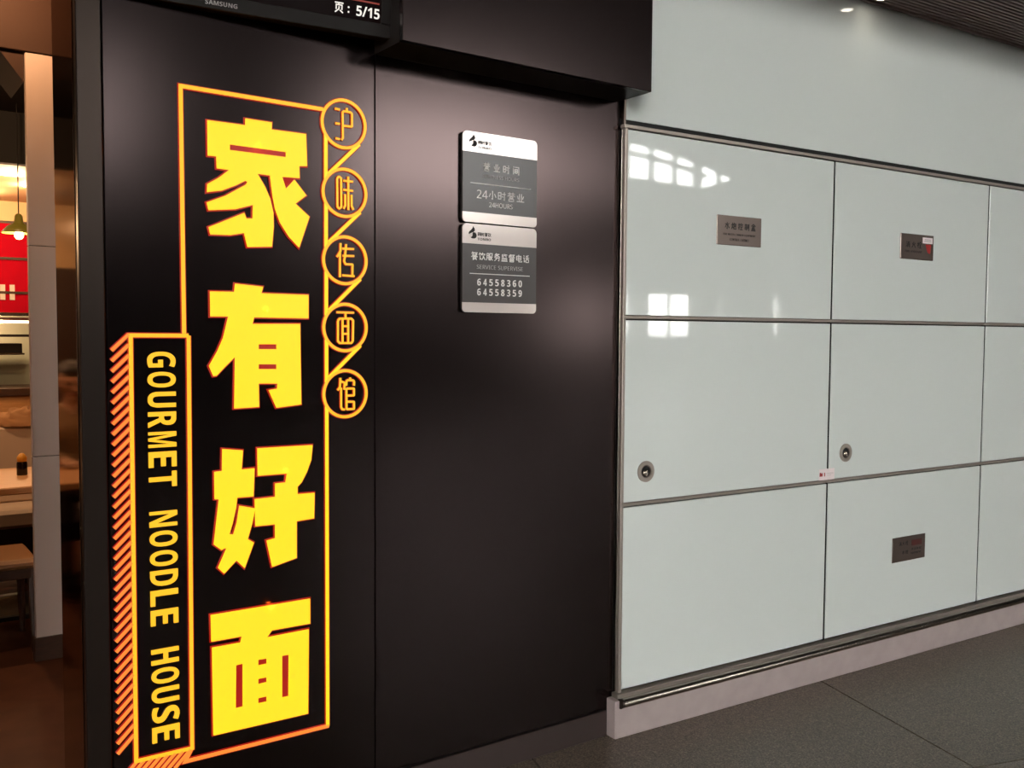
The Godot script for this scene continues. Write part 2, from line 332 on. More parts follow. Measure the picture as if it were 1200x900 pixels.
func make_materials() -> void:
	M.black_panel = mat(Color(0.222, 0.188, 0.186), 0.19, 1.0)
	M.dark_core = mat(Color(0.06, 0.055, 0.05), 0.8)
	M.glass = mat(Color(0.815, 0.83, 0.815), 0.03, 0.0, 0.5)
	M.steel = mat(Color(0.70, 0.66, 0.62), 0.2, 1.0)
	M.alu = mat(Color(0.60, 0.555, 0.52), 0.45, 0.6)
	M.steel_dark = mat(Color(0.30, 0.26, 0.24), 0.3, 1.0)
	M.bright_plate = mat(Color(0.82, 0.765, 0.74), 0.15, 0.14)
	M.plate_band = mat(Color(0.26, 0.235, 0.23), 0.25, 0.0, 0.4)
	M.bronze = mat(Color(0.42, 0.365, 0.34), 0.28, 0.6)
	M.plinth = triplanar(mat(Color.WHITE, 0.45), noise_tex(256, 5, 0.03, Color(0.63, 0.57, 0.56), Color(0.67, 0.61, 0.60)), 0.8)
	M.granite = triplanar(mat(Color.WHITE, 0.38), speckle(512, 11, [Color(0.23, 0.20, 0.17), Color(0.39, 0.345, 0.295), Color(0.49, 0.435, 0.375), Color(0.62, 0.56, 0.49)], [0.22, 0.62, 0.9], Color(0.41, 0.37, 0.325), 0.30), 1.7)
	M.skirting = mat(Color(0.36, 0.31, 0.30), 0.3, 0.8)
	M.joint = mat(Color(0.05, 0.045, 0.04), 0.95, 0.0, 0.1)
	M.gasket = mat(Color(0.04, 0.04, 0.035), 0.9, 0.0, 0.1)
	M.slat = mat(Color(0.50, 0.43, 0.415), 0.5, 0.2)
	M.ink = mat(Color(0.13, 0.11, 0.10), 0.7)
	M.pale_ink = mat(Color(0.86, 0.83, 0.81), 0.6)
	M.dim_ink = mat(Color(0.60, 0.57, 0.56), 0.6)
	M.red_ink = mat(Color(0.62, 0.10, 0.09), 0.6)
	M.paper = mat(Color(0.88, 0.82, 0.82), 0.6)
	M.plastic_black = mat(Color(0.11, 0.095, 0.09), 0.4, 0.0, 0.3)
	M.yellow = glow(Color(1.0, 0.83, 0.12), 1.25)
	M.amber = glow(Color(1.0, 0.73, 0.14), 1.2)
	M.orange = glow(Color(1.0, 0.54, 0.20), 1.15)
	M.red_halo = glow(Color(0.80, 0.05, 0.02), 0.6, Color(0.25, 0.02, 0.02))  # glowing rim that paints the red halo round the lit shapes
	M.hall_wall = mat(Color(0.50, 0.49, 0.475), 0.7)
	M.hall_ceiling = mat(Color(0.50, 0.49, 0.475), 0.8)
	M.mullion = mat(Color(0.55, 0.55, 0.54), 0.5)
	M.pane = mat(Color(0.92, 0.95, 0.96, 0.06), 0.02)
	M.pane.transparency = BaseMaterial3D.TRANSPARENCY_ALPHA
	# restaurant
	M.mirror = mat(Color(0.62, 0.50, 0.41), 0.06, 1.0)
	M.tile_pink = mat(Color(0.70, 0.60, 0.545), 0.45)
	M.brown_board = mat(Color(0.20, 0.12, 0.078), 0.7, 0.0, 0.3)
	M.black_paint = mat(Color(0.09, 0.075, 0.065), 0.8)
	M.cream = mat(Color(0.86, 0.74, 0.56), 0.7)
	M.red_wall = mat(Color(0.66, 0.02, 0.12), 0.8, 0.0, 0.2)
	M.wood_dark = triplanar(mat(Color.WHITE, 0.45), noise_tex(256, 8, 0.02, Color(0.19, 0.11, 0.07), Color(0.27, 0.16, 0.10), Vector2(1, 5)), 0.6)
	M.wood_tan = triplanar(mat(Color.WHITE, 0.4), noise_tex(256, 9, 0.02, Color(0.72, 0.52, 0.33), Color(0.80, 0.60, 0.40), Vector2(1, 5)), 0.7)
	M.shop_floor = triplanar(mat(Color.WHITE, 0.6, 0.0, 0.15), noise_tex(256, 10, 0.015, Color(0.28, 0.165, 0.115), Color(0.34, 0.205, 0.145)), 1.1)
	M.upholstery = mat(Color(0.80, 0.71, 0.63), 0.75)
	M.seat_leather = mat(Color(0.55, 0.38, 0.23), 0.5)
	M.white_panel = mat(Color(0.88, 0.86, 0.82), 0.5)
	M.kitchen_tile = mat(Color(0.74, 0.77, 0.70), 0.35)
	M.sauce = mat(Color(0.10, 0.05, 0.03), 0.1)
	M.cap = mat(Color(0.85, 0.60, 0.20), 0.4)
	M.shade = mat(Color(0.50, 0.48, 0.20), 0.35)
	M.bulb = glow(Color(1.0, 0.86, 0.55), 9.0, Color(0.9, 0.8, 0.6))
	M.lamp_disc = glow(Color(1.0, 0.88, 0.66), 7.0, Color(0.9, 0.8, 0.6))
	M.white_lens = glow(Color(1.0, 0.97, 0.9), 16.0, Color(0.9, 0.9, 0.9))
	M.cloth = mat(Color(0.66, 0.48, 0.32), 0.9)
	M.skin = mat(Color(0.80, 0.60, 0.47), 0.55)
	M.hair = mat(Color(0.09, 0.06, 0.05), 0.5)
	M.jacket = mat(Color(0.70, 0.45, 0.22), 0.85)
	M.trousers = mat(Color(0.16, 0.15, 0.17), 0.85)

func _ready() -> void:
	# --- camera
	var cam := Camera3D.new()
	cam.name = "camera"
	add_child(cam)
	cam.fov = 43.79
	cam.near = 0.02
	cam.far = 400.0
	cam.transform = Transform3D(Basis(Vector3(0.81591, 0.00666, 0.57812), Vector3(0.02467, 0.99863, -0.04632), Vector3(-0.57764, 0.05205, 0.81464)), Vector3(0, 1.55, 2.747))
	cam.current = true
	# --- sky: bright overcast
	var env := Environment.new()
	var sky := Sky.new()
	var ps := ProceduralSkyMaterial.new()
	ps.sky_top_color = Color(0.97, 0.975, 0.965)
	ps.sky_horizon_color = Color(1.0, 0.995, 0.975)
	ps.ground_bottom_color = Color(0.5, 0.5, 0.5)
	ps.ground_horizon_color = Color(0.75, 0.76, 0.77)
	ps.sky_energy_multiplier = 4.4
	ps.ground_energy_multiplier = 1.6
	sky.sky_material = ps
	env.background_mode = Environment.BG_SKY
	env.sky = sky
	env.tonemap_mode = Environment.TONE_MAPPER_LINEAR
	env.tonemap_exposure = 1.0
	env.sdfgi_enabled = true
	env.ssao_enabled = true
	env.ssil_enabled = true
	var we := WorldEnvironment.new()
	we.name = "world_environment"
	we.environment = env
	add_child(we)
	make_materials()
	build_floor()
	build_hall()
	build_glass_wall()
	build_black_front()
	build_restaurant_shell()
	build_sign()
	build_plaques()
	build_screen()
	build_wall_plates()
	build_restaurant_things()
	build_person()

# ------------------------------------------------------------------ floor
func build_floor() -> void:
	var fl := thing("floor", "speckled grey granite floor tiles of the concourse", "floor", Vector3.ZERO, 0.0, "", "structure")
	part(fl, "bed", box(Vector3(-26, -0.3, -0.02), Vector3(46, -0.014, 22.4)), M.joint)
	# tiles lie turned by 17.4 degrees to the wall; the joint crossing in view fixes the grid
	var dx := Vector2(0.954, 0.299)
	var dy := Vector2(-0.299, 0.954)
	var knot := Vector2(3.318, 0.967)
	var size := 1.5
	var near := PackedVector2Array([Vector2(-3, 0.0), Vector2(9, 0.0), Vector2(9, 6.0), Vector2(-3, 6.0)])
	var g := 0.004
	for i in range(-6, 6):
		for j in range(-4, 6):
			var o := knot + dx * size * i + dy * size * j
			var p := PackedVector2Array([o + (dx + dy) * g, o + dx * (size - g) + dy * g, o + (dx + dy) * (size - g), o + dy * (size - g) + dx * g])
			for q in Geometry2D.intersect_polygons(p, near):
				if q.size() < 3: continue
				var st := new_st()
				var flipped := PackedVector2Array()
				for v in q: flipped.append(Vector2(v.x, -v.y))
				add_prism(st, flipped, -0.014, 0.0)
				var t := part(fl, "tile", done(st), M.granite)
				t.rotation.x = -PI / 2
	var far := part(fl, "paving", box(Vector3(-26, -0.014, 6.0), Vector3(46, 0.0, 22.4)), M.granite)
	far.set_meta("kind", "stuff")
	part(fl, "paving", box(Vector3(-26, -0.014, 0.0), Vector3(-3, 0.0, 6.0)), M.granite)
	part(fl, "paving", box(Vector3(9, -0.014, -0.02), Vector3(46, 0.0, 6.0)), M.granite)

# ------------------------------------------------------------------ the hall behind the camera, which the walls mirror
func facade_bottom(x: float) -> float:
	if x < 18.3: return 5.4
	if x < 18.5: return 6.62
	if x < 22.0: return 6.62 - (x - 18.5) * 0.035
	return 6.5 + (x - 22.0) * 0.30

func facade_top(x: float) -> float:
	if x < 18.3: return 8.5
	if x < 19.0: return 7.76
	return 7.73 - pow((x - 19.0) / 4.4, 1.5) * 0.75

func build_hall() -> void:
	var w := thing("wall_far", "pale far wall of the concourse with a long band of windows", "wall", Vector3(0, 0, 22), 0.0, "", "structure")
	var doors := [[18.8, 19.1], [19.76, 21.62], [22.75, 23.05], [25.4, 25.75], [31.9, 32.1]]
	part(w, "lower_wall", box(Vector3(2.5, 0, 0), Vector3(46, 1.5, 0.3)), M.hall_wall)
	part(w, "plain_wall", box(Vector3(-26, 0, 0), Vector3(2.5, 1.2, 0.3)), M.hall_wall)
	part(w, "plain_wall", box(Vector3(-9, 1.2, 0), Vector3(2.5, 3.2, 0.3)), M.hall_wall)
	part(w, "pier", box(Vector3(-26, 1.2, 0), Vector3(-25, 10.4, 0.3)), M.hall_wall)
	part(w, "pane", box(Vector3(-25, 1.2, 0.14), Vector3(-9, 10.4, 0.15)), M.pane)  # large window added outside the mirrored view to bring in more daylight
	part(w, "pier", box(Vector3(-9, 3.2, 0), Vector3(4.6, 10.4, 0.3)), M.hall_wall)
	part(w, "pier", box(Vector3(4.6, 3.2, 0), Vector3(6.6, 5.6, 0.3)), M.hall_wall)
	part(w, "pane", box(Vector3(5.0, 5.6, 0.14), Vector3(5.7, 8.2, 0.15)), M.pane)  # narrow extra window, added for the glow on the left black panel
	part(w, "pier", box(Vector3(4.6, 8.2, 0), Vector3(6.6, 10.4, 0.3)), M.hall_wall)
	part(w, "pier", box(Vector3(4.6, 5.6, 0), Vector3(5.0, 8.2, 0.3)), M.hall_wall)
	part(w, "pier", box(Vector3(5.7, 5.6, 0), Vector3(6.6, 8.2, 0.3)), M.hall_wall)
	part(w, "pier", box(Vector3(6.6, 3.2, 0), Vector3(11.8, 10.4, 0.3)), M.hall_wall)
	part(w, "plain_wall", box(Vector3(2.5, 2.9, 0), Vector3(11.8, 3.2, 0.3)), M.hall_wall)
	part(w, "plain_wall", box(Vector3(-26, 10.4, 0), Vector3(11.8, 11.2, 0.3)), M.hall_wall)
	for q in 17:
		part(w, "mullion", box(Vector3(-25.0 + 1.0 * q - 0.05, 1.2, 0.04), Vector3(-25.0 + 1.0 * q + 0.05, 10.4, 0.26)), M.mullion)
	var x0 := 2.5
	for d in doors:
		part(w, "pier", box(Vector3(x0, 1.5, 0), Vector3(d[0], 2.9, 0.3)), M.hall_wall)
		part(w, "pane", box(Vector3(d[0], 1.5, 0.14), Vector3(d[1], 2.9, 0.15)), M.pane)
		if d[1] - d[0] > 1.0:
			var n := int((d[1] - d[0]) / 0.92)
			for k in range(1, n):
				var x: float = d[0] + (d[1] - d[0]) * k / n
				part(w, "mullion", box(Vector3(x - 0.03, 1.5, 0.06), Vector3(x + 0.03, 2.9, 0.22)), M.mullion)
		x0 = d[1]
	part(w, "pier", box(Vector3(x0, 1.5, 0), Vector3(46, 2.9, 0.3)), M.hall_wall)
	# band of windows under the vault: wall below and above it
	var low := PackedVector2Array([Vector2(11.8, 2.9)])
	var high := PackedVector2Array()
	var open := PackedVector2Array()
	var xs := []
	for i in range(0, 81): xs.append(11.8 + (23.4 - 11.8) * i / 80.0)
	low.append(Vector2(46, 2.9)); low.append(Vector2(46, 7.2)); low.append(Vector2(23.41, 7.2)); 
	high.append(Vector2(46, 6.88)); high.append(Vector2(46, 11.2)); high.append(Vector2(11.8, 11.2))
	for i in range(xs.size() - 1, 0, -1): low.append(Vector2(xs[i], minf(facade_bottom(xs[i]), facade_top(xs[i]))))
	for i in xs.size(): high.append(Vector2(xs[i], maxf(facade_top(xs[i]), facade_bottom(xs[i]))))
	low.append(Vector2(11.8, 5.4))
	part(w, "wall_below_windows", prism(low, 0.0, 0.3), M.hall_wall)
	part(w, "wall_above_windows", prism(high, 0.0, 0.3), M.hall_wall)
	for i in range(xs.size() - 1): open.append(Vector2(xs[i], facade_bottom(xs[i])))
	for i in range(xs.size() - 2, -1, -1): open.append(Vector2(xs[i], facade_top(xs[i])))
	part(w, "pane", prism(open, 0.14, 0.15), M.pane)
	var x := 12.11
	var k := 0
	while x < 23.0:
		var wide := 0.055 if k % 4 != 2 else 0.15
		part(w, "mullion", box(Vector3(x - wide, facade_bottom(x), 0.04), Vector3(x + wide, facade_top(x) + 0.05, 0.24)), M.mullion)
		x += 0.97
		k += 1
	for s in range(0, 40):
		var xa := 11.8 + s * 0.8
		var ya := facade_top(xa) - 0.34; var yb := facade_top(xa + 0.8) - 0.34
		if yb < facade_bottom(xa + 0.8) + 0.1: break
		part(w, "rail", prism(PackedVector2Array([Vector2(xa, ya - 0.06), Vector2(xa + 0.8, yb - 0.06), Vector2(xa + 0.8, yb + 0.06), Vector2(xa, ya + 0.06)]), 0.06, 0.22), M.mullion)
	var c := thing("ceiling", "pale high ceiling of the concourse", "ceiling", Vector3.ZERO, 0.0, "", "structure")
	part(c, "board", box(Vector3(-26.4, 11.2, 0.5), Vector3(46.4, 11.5, 22.4)), M.hall_ceiling)
	var e := thing("wall_side", "pale end wall of the concourse", "wall", Vector3.ZERO, 0.0, "", "structure")
	part(e, "slab", box(Vector3(-26.4, -0.3, -0.02), Vector3(-26, 11.2, 22.4)), M.hall_wall)
	var e2 := thing("wall_end", "pale end wall of the concourse", "wall", Vector3.ZERO, 0.0, "", "structure")
	part(e2, "slab", box(Vector3(46, -0.3, -0.02), Vector3(46.4, 11.2, 22.4)), M.hall_wall)
	var b := thing("wall_upper", "pale upper wall of the concourse above the shop fronts", "wall", Vector3.ZERO, 0.0, "", "structure")
	part(b, "slab", box(Vector3(-26, 3.35, 0.5), Vector3(46, 11.2, 0.7)), M.hall_wall)
	part(b, "fascia", box(Vector3(-26, 3.14, 0.66), Vector3(46, 3.36, 0.70)), M.hall_wall)
	part(b, "roof_slab", box(Vector3(-26, 3.35, -9.2), Vector3(46, 3.5, 0.5)), M.hall_wall)
	# low slatted ceiling in front of the wall
	var s := thing("ceiling", "dark brown slatted metal ceiling running along the glass wall", "ceiling", CORNER, GLASS_TURN, "", "structure")
	part(s, "backing", box(Vector3(-28, 3.15, -0.3), Vector3(43, 3.17, 0.60)), M.slat)
	part(s, "edge_trim", box(Vector3(0.3, 3.048, -0.029), Vector3(43, 3.15, -0.014), 0.002), M.slat)
	var slat := box(Vector3(-28, 3.055, 0.0), Vector3(43, 3.085, 0.015), 0.002)
	for i in 24:
		part(s, "slat", slat, M.slat, Vector3(0, 0, -0.006 + 0.025 * i))
	# a small downlight set into it close to the glass
	var d := thing("downlight", "small round recessed downlight in the slatted ceiling by the glass wall", "light", CORNER + Vector3(1.42, 3.05, 0.115))
	var ringm := part(d, "rim", ring_mesh(0.028, 0.038, -0.004, 0.004, 32), M.alu)
	ringm.rotation.x = PI / 2
	part(d, "lens", lathe([Vector2(0.0, -0.002), Vector2(0.028, -0.002), Vector2(0.028, 0.002), Vector2(0.0, 0.002)], 32), M.white_lens)
	var l := SpotLight3D.new()
	l.name = "downlight_lamp"
	d.add_child(l)
	l.position = Vector3(0, -0.01, 0)
	l.rotation.x = -PI / 2
	l.spot_angle = 60.0
	l.light_energy = 0.008
	l.light_color = Color(1, 0.93, 0.8)
	l.light_size = 0.03
	l.spot_range = 12.0
	l.shadow_enabled = true

# ------------------------------------------------------------------ glass wall
func build_glass_wall() -> void:
	var w := thing("wall_right", "wall of pale green back-painted glass panels", "wall", CORNER, GLASS_TURN, "", "structure")
	part(w, "core", box(Vector3(0.04, 0, -0.35), Vector3(40, 3.10, -0.06)), M.dark_core)
	var us := [0.052, 1.2325, 2.4275, 3.6225, 4.8175, 6.0125]
	var rows := [[0.176, 0.886], [0.906, 1.606], [1.626, 2.322]]
	var face := -0.03
	for c in 5:
		for r in 3:
			var a: float = us[c] + 0.007 if c > 0 else us[c]
			var b: float = us[c + 1] - 0.007
			var called := "access_door" if r == 1 and c < 2 else "glass_panel"
			var p := part(w, called, box(Vector3(a, rows[r][0], face - 0.012), Vector3(b, rows[r][1], face), 0.0015), M.glass)
			if r == 1 and c < 2:
				build_lock(p, Vector3([0.161, 1.350][c], 1.02, face))
	part(w, "glass_panel", box(Vector3(0.046, 2.362, face - 0.03), Vector3(6.0, 3.07, face - 0.016), 0.0015), M.glass)
	part(w, "glass_panel", box(Vector3(6.012, 0.176, face - 0.012), Vector3(40, 3.07, face), 0.0015), M.glass)
	for c in range(1, 5):
		part(w, "gasket", box(Vector3(us[c] - 0.007, 0.17, face - 0.02), Vector3(us[c] + 0.007, 2.325, face - 0.005)), M.gasket)
	# ledge of the upper joint and its dark groove
	part(w, "joint_ledge", box(Vector3(0.03, 2.326, face - 0.02), Vector3(6.0, 2.340, face + 0.006), 0.002), M.alu)
	part(w, "joint_groove", box(Vector3(0.03, 2.340, face - 0.045), Vector3(6.0, 2.362, face - 0.02)), M.dark_core)
	for y in [0.896, 1.616]:
		for c in 5:
			part(w, "joint_bar", box(Vector3(us[c] + 0.002 - (0.012 if c > 0 else 0.02), y - 0.0045, face - 0.01), Vector3(us[c + 1] - 0.014, y + 0.009, face + 0.006), 0.003), M.alu)
	# upright frame at the left end
	part(w, "frame_post", box(Vector3(0.0365, 0.15, -0.09), Vector3(0.0445, 2.335, -0.047), 0.001), M.steel)
	part(w, "frame_post", box(Vector3(0.036, 0.160, -0.045), Vector3(0.0505, 2.335, -0.026), 0.002), M.alu)
	part(w, "frame_post", box(Vector3(0.036, 2.335, -0.075), Vector3(0.046, 3.07, -0.034), 0.002), M.steel_dark)
	# plinth
	var k := thing("baseboard_right", "pinkish stone plinth under the glass wall", "baseboard", CORNER, GLASS_TURN, "", "structure")
	part(k, "stone", box(Vector3(0.0, 0.0, -0.055), Vector3(40, 0.148, 0.0), 0.003), M.plinth)
	var t := thing("trim_1", "polished steel tube rail along the top of the stone plinth", "trim", CORNER, GLASS_TURN, "", "structure")
	part(t, "tube", rod(Vector3(0.03, 0.137, 0.004), Vector3(40, 0.137, 0.004), 0.0185, -1.0, 32), M.steel)
	part(t, "end_cap", rod(Vector3(0.020, 0.137, 0.004), Vector3(0.031, 0.137, 0.004), 0.0192, -1.0, 32), M.steel_dark)
	part(t, "cover_strip", box(Vector3(0.02, 0.148, -0.05), Vector3(40, 0.167, -0.010), 0.002), M.alu)

func build_lock(p: Node3D, at: Vector3) -> void:
	var l := part(p, "lock", ring_mesh(0.026, 0.0415, -0.002, 0.004, 40), M.alu, at, "round steel flush lock")
	part(l, "cup", ring_mesh(0.022, 0.0262, -0.0105, 0.0025, 40), M.bronze)
	var floor_ := part(l, "cup_floor", lathe([Vector2(0.0, 0.0), Vector2(0.0262, 0.0), Vector2(0.0262, 0.0008), Vector2(0.0, 0.0008)], 32), M.dark_core)
	floor_.rotation.x = PI / 2
	var knob := part(l, "knob", lathe([Vector2(0.014, 0.0), Vector2(0.013, 0.005), Vector2(0.009, 0.008), Vector2(0.0, 0.009)], 24), M.steel, Vector3(-0.002, -0.006, 0.0))
	knob.rotation.x = PI / 2
	part(l, "key_bar", box(Vector3(-0.0025, -0.016, 0.004), Vector3(0.0025, 0.006, 0.0105), 0.001), M.steel)

# ------------------------------------------------------------------ black shop front
func build_black_front() -> void:
	var w := thing("wall_left", "satin black cladding panels of the shop front", "wall", Vector3.ZERO, 0.0, "", "structure")
	part(w, "core", box(Vector3(0.56, 0, -0.31), Vector3(2.43, 3.35, -0.02)), M.dark_core)
	part(w, "panel", box(Vector3(0.602, 0.0, -0.02), Vector3(1.4085, 3.35, 0.0), 0.0015), M.black_panel)
	part(w, "panel", box(Vector3(1.4115, 0.105, -0.02), Vector3(2.436, 3.35, 0.0), 0.0015), M.black_panel)
	part(w, "edge_strip", box(Vector3(2.436, 0.105, -0.05), Vector3(2.4375, 3.35, 0.0)), M.plastic_black)
	var sk := thing("baseboard_left", "dark brushed skirting under the black panels", "baseboard", Vector3.ZERO, 0.0, "", "structure")
	part(sk, "board", box(Vector3(1.4115, 0.0, -0.02), Vector3(2.40, 0.1, 0.008), 0.002), M.skirting)
	# post at the corner of the opening, its inner side polished like a mirror
	var p := thing("corner_post", "brushed steel corner post with a mirror-polished side at the restaurant entrance", "post", Vector3(0.535, 0, 0))
	part(p, "front_face", box(Vector3(0.0, 0, -0.03), Vector3(0.064, 3.06, 0.003), 0.003), M.steel_dark)
	part(p, "mirror_side", box(Vector3(-0.002, 0, -0.31), Vector3(0.03, 3.06, -0.032), 0.001), M.mirror, Vector3.ZERO, "brown mirror-polished steel side")
	# box that juts out above the right-hand panel
	var s := thing("overhead_box", "black overhead box jutting out above the two metal plaques", "soffit", Vector3(1.4081, 2.425, 0.0005))
	part(s, "front_board", box(Vector3(0, 0, 0.1656), Vector3(1.0182, 0.595, 0.1836), 0.002), M.black_panel)
	part(s, "underside", box(Vector3(0.0, 0.0, 0.0), Vector3(1.0182, 0.016, 0.1651)), M.plastic_black)
	part(s, "side_board", box(Vector3(1.0022, 0.016, 0.0), Vector3(1.0182, 0.595, 0.1651)), M.plastic_black)
	part(s, "side_board", box(Vector3(0.0, 0.016, 0.0), Vector3(0.016, 0.595, 0.1651)), M.plastic_black)

# ------------------------------------------------------------------ lit sign
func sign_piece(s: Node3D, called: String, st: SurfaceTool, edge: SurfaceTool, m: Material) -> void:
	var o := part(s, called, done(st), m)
	if edge != null: part(o, "red_halo", done(edge), M.red_halo, Vector3.ZERO, "deep red rim painted in as the halo round the lit shape")

func line_piece(s: Node3D, called: String, line: PackedVector2Array, width: float, m: Material) -> void:
	var st := new_st()
	var ed := new_st()
	add_stroke(st, line, width, 0.004, 0.007, false)
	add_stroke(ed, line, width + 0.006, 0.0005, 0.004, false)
	sign_piece(s, called, st, ed, m)

func build_sign() -> void:
	var s := thing("illuminated_sign", "glowing yellow and orange vertical sign with large cut-out characters on the black panel", "sign")
	for key in ["jia", "you", "hao", "hao2", "mian"]:
		var st := new_st()
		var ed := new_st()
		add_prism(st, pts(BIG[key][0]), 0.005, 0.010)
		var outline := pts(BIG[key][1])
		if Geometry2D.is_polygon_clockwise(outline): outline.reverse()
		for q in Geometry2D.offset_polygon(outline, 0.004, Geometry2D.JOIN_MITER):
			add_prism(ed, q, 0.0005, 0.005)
		sign_piece(s, "large_character", st, ed, M.yellow)
	# outer frame
	line_piece(s, "frame_line", PackedVector2Array([Vector2(0.807, 1.546), Vector2(0.805, 2.235), Vector2(1.232, 2.230)]), 0.0105, M.amber)
	var rings := [Vector2(1.3010, 2.1949), Vector2(1.3033, 1.9844), Vector2(1.3039, 1.7762), Vector2(1.3039, 1.5673), Vector2(1.3034, 1.3601)]
	for i in 5:
		var c: Vector2 = rings[i]
		var r := part(s, "ring", ring_mesh(0.0682, 0.0768, 0.004, 0.0072, 72), M.amber, Vector3(c.x, c.y, 0))
		part(r, "red_halo", ring_mesh(0.0655, 0.0795, 0.0005, 0.0039, 72), M.red_halo, Vector3.ZERO, "deep red rim painted in as the halo round the lit shape")
		var st := new_st()
		var ed := new_st()
		for l in RING_GLYPHS[i]:
			add_stroke(st, pts(l), 0.0058, 0.004, 0.007, true)
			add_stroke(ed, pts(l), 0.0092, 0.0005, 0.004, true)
		sign_piece(s, "ring_character", st, ed, M.amber)
		# upright to the next ring, and the slanting link
		var y0 := c.y - 0.0375 - 0.0
		var y1: float = rings[i + 1].y + 0.0375 if i < 4 else 0.312
		line_piece(s, "frame_line", PackedVector2Array([Vector2(1.2405, y0 + 0.0), Vector2(1.2400, y1)]), 0.0105, M.yellow)
		if i < 4:
			var n: Vector2 = rings[i + 1]
			line_piece(s, "slanting_link", PackedVector2Array([Vector2(c.x + 0.0525, c.y - 0.0555), Vector2(n.x - 0.0545, n.y + 0.0525)]), 0.0105, M.yellow)
	line_piece(s, "frame_line", PackedVector2Array([Vector2(1.2445, 0.312), Vector2(0.797, 0.312), Vector2(0.8145, 0.3435)]), 0.0105, M.orange)
	# box with the small lettering
	line_piece(s, "box_line", PackedVector2Array([Vector2(0.6615, 0.3475), Vector2(0.8170, 0.3465), Vector2(0.8195, 1.5400), Vector2(0.6625, 1.5400), Vector2(0.6615, 0.3420)]), 0.0105, M.amber)
	var step := 0.02868
	var n := 40
	for i in n:
		var y := 1.543 - step * i
		line_piece(s, "hatch_stripe", PackedVector2Array([Vector2(0.6575, y), Vector2(0.6125, y - 0.0440)]), 0.0088, M.orange)
	for i in 8:
		var x := 0.6615 + 0.0215 * i
		line_piece(s, "hatch_stripe", PackedVector2Array([Vector2(x, 0.3435), Vector2(x - 0.045, 0.2995)]), 0.0088, M.orange)
	# lettering, turned a quarter turn clockwise and reading downwards
	var words := "GOURMET NOODLE HOUSE"
	for i in words.length():
		if words[i] == " ": continue
		var y := 1.4728 - (1.4728 - 0.4075) / 19.0 * i
		var o := put_text(s, "letter", words[i], 0, 0, 0.0435, 0.076, 0.0, M.orange if i > 60 else M.amber, true, 0.005)
		var sc := o.scale
		var t := Transform3D(Basis(Vector3(0, 0, 1), -PI / 2).scaled(Vector3.ONE), Vector3(0.7445, y, 0.001))
		o.transform = t * Transform3D(Basis.from_scale(sc), o.position)
	for p in [Vector2(1.03, 2.10), Vector2(1.05, 1.62), Vector2(1.11, 1.13), Vector2(1.06, 0.72)]:
		var l := OmniLight3D.new()
		l.name = numbered("sign_glow", s)
		s.add_child(l)
		l.position = Vector3(p.x, p.y, 0.022)
		l.light_color = Color(1.0, 0.42, 0.08)
		l.light_energy = 0.006
		l.light_size = 0.01
		l.omni_range = 12.0
		l.shadow_enabled = true

# ------------------------------------------------------------------ two metal plaques
func rounded(w: float, h: float, r: float, top := true, bottom := true) -> PackedVector2Array:
	var p := PackedVector2Array()
	var n := 8
	for c in [[w - r, h - r, 0.0, top], [r, h - r, 90.0, top], [r, r, 180.0, bottom], [w - r, r, 270.0, bottom]]:
		if c[3]:
			for i in n + 1:
				var a: float = deg_to_rad(c[2] + 90.0 * i / n)
				p.append(Vector2(c[0] + r * cos(a), c[1] + r * sin(a)))
		else:
			p.append(Vector2(0.0 if c[0] < w * 0.5 else w, 0.0 if c[1] < h * 0.5 else h))
	return p

func flame(parent: Node, x: float, y: float, w: float, h: float, z: float) -> void:
	var up := [0.55, 0.0, 0.75, 0.18, 0.78, 0.34, 0.62, 0.46, 0.30, 0.56, 0.06, 0.66, 0.02, 0.56, 0.12, 0.42, 0.34, 0.28, 0.50, 0.14]
	var dn := [0.56, 0.48, 0.82, 0.49, 0.97, 0.63, 1.0, 0.78, 0.90, 0.93, 0.70, 1.0, 0.42, 0.99, 0.26, 0.90, 0.42, 0.84, 0.50, 0.74, 0.50, 0.60]
	var st := new_st()
	for s in [up, dn]:
		var p := PackedVector2Array()
		for i in range(0, s.size(), 2): p.append(Vector2(x + s[i] * w, y - s[i + 1] * h))
		add_prism(st, p, z, z + 0.0008)
	part(parent, "emblem", done(st), M.ink, Vector3.ZERO, "dark flame-shaped emblem")

func plaque(label: String, y0: float, h: float, band_top: float, band_low: float) -> Node3D:
	var w := 0.3095
	var t := thing("metal_plaque", label, "plaque", Vector3(1.7290, y0, 0.001))
	var back := prism(rounded(w - 0.004, h - 0.004, 0.014), 0.0, 0.012)
	part(t, "backing", back, M.plastic_black, Vector3(0.002, 0.002, 0))
	var st := new_st()
	var p := rounded(w, h - band_top, 0.016, true, false)
	add_prism(st, p, 0.012, 0.0152)
	part(t, "upper_strip", done(st), M.bright_plate, Vector3(0, band_top, 0), "bright brushed metal strip")
	part(t, "dark_field", box(Vector3(0, band_low, 0.012), Vector3(w, band_top, 0.0147)), M.plate_band, Vector3.ZERO, "dark grey printed field")
	part(t, "lower_strip", prism(rounded(w, band_low, 0.014, false, true), 0.012, 0.0152), M.bright_plate, Vector3.ZERO, "bright brushed metal strip")
	var z := 0.0152
	flame(t, 0.0232, h - 0.0085, 0.033, 0.0415, z)
	put_han(t, "logo_lettering", "同时餐饮", 0.0602, h - 0.0335, 0.055, 0.0125, z, 0.0019, M.ink, 0.94)
	put_text(t, "logo_lettering", "TONBO", 0.0872, h - 0.0500, 0.054, 0.0085, z, M.ink)
	return t

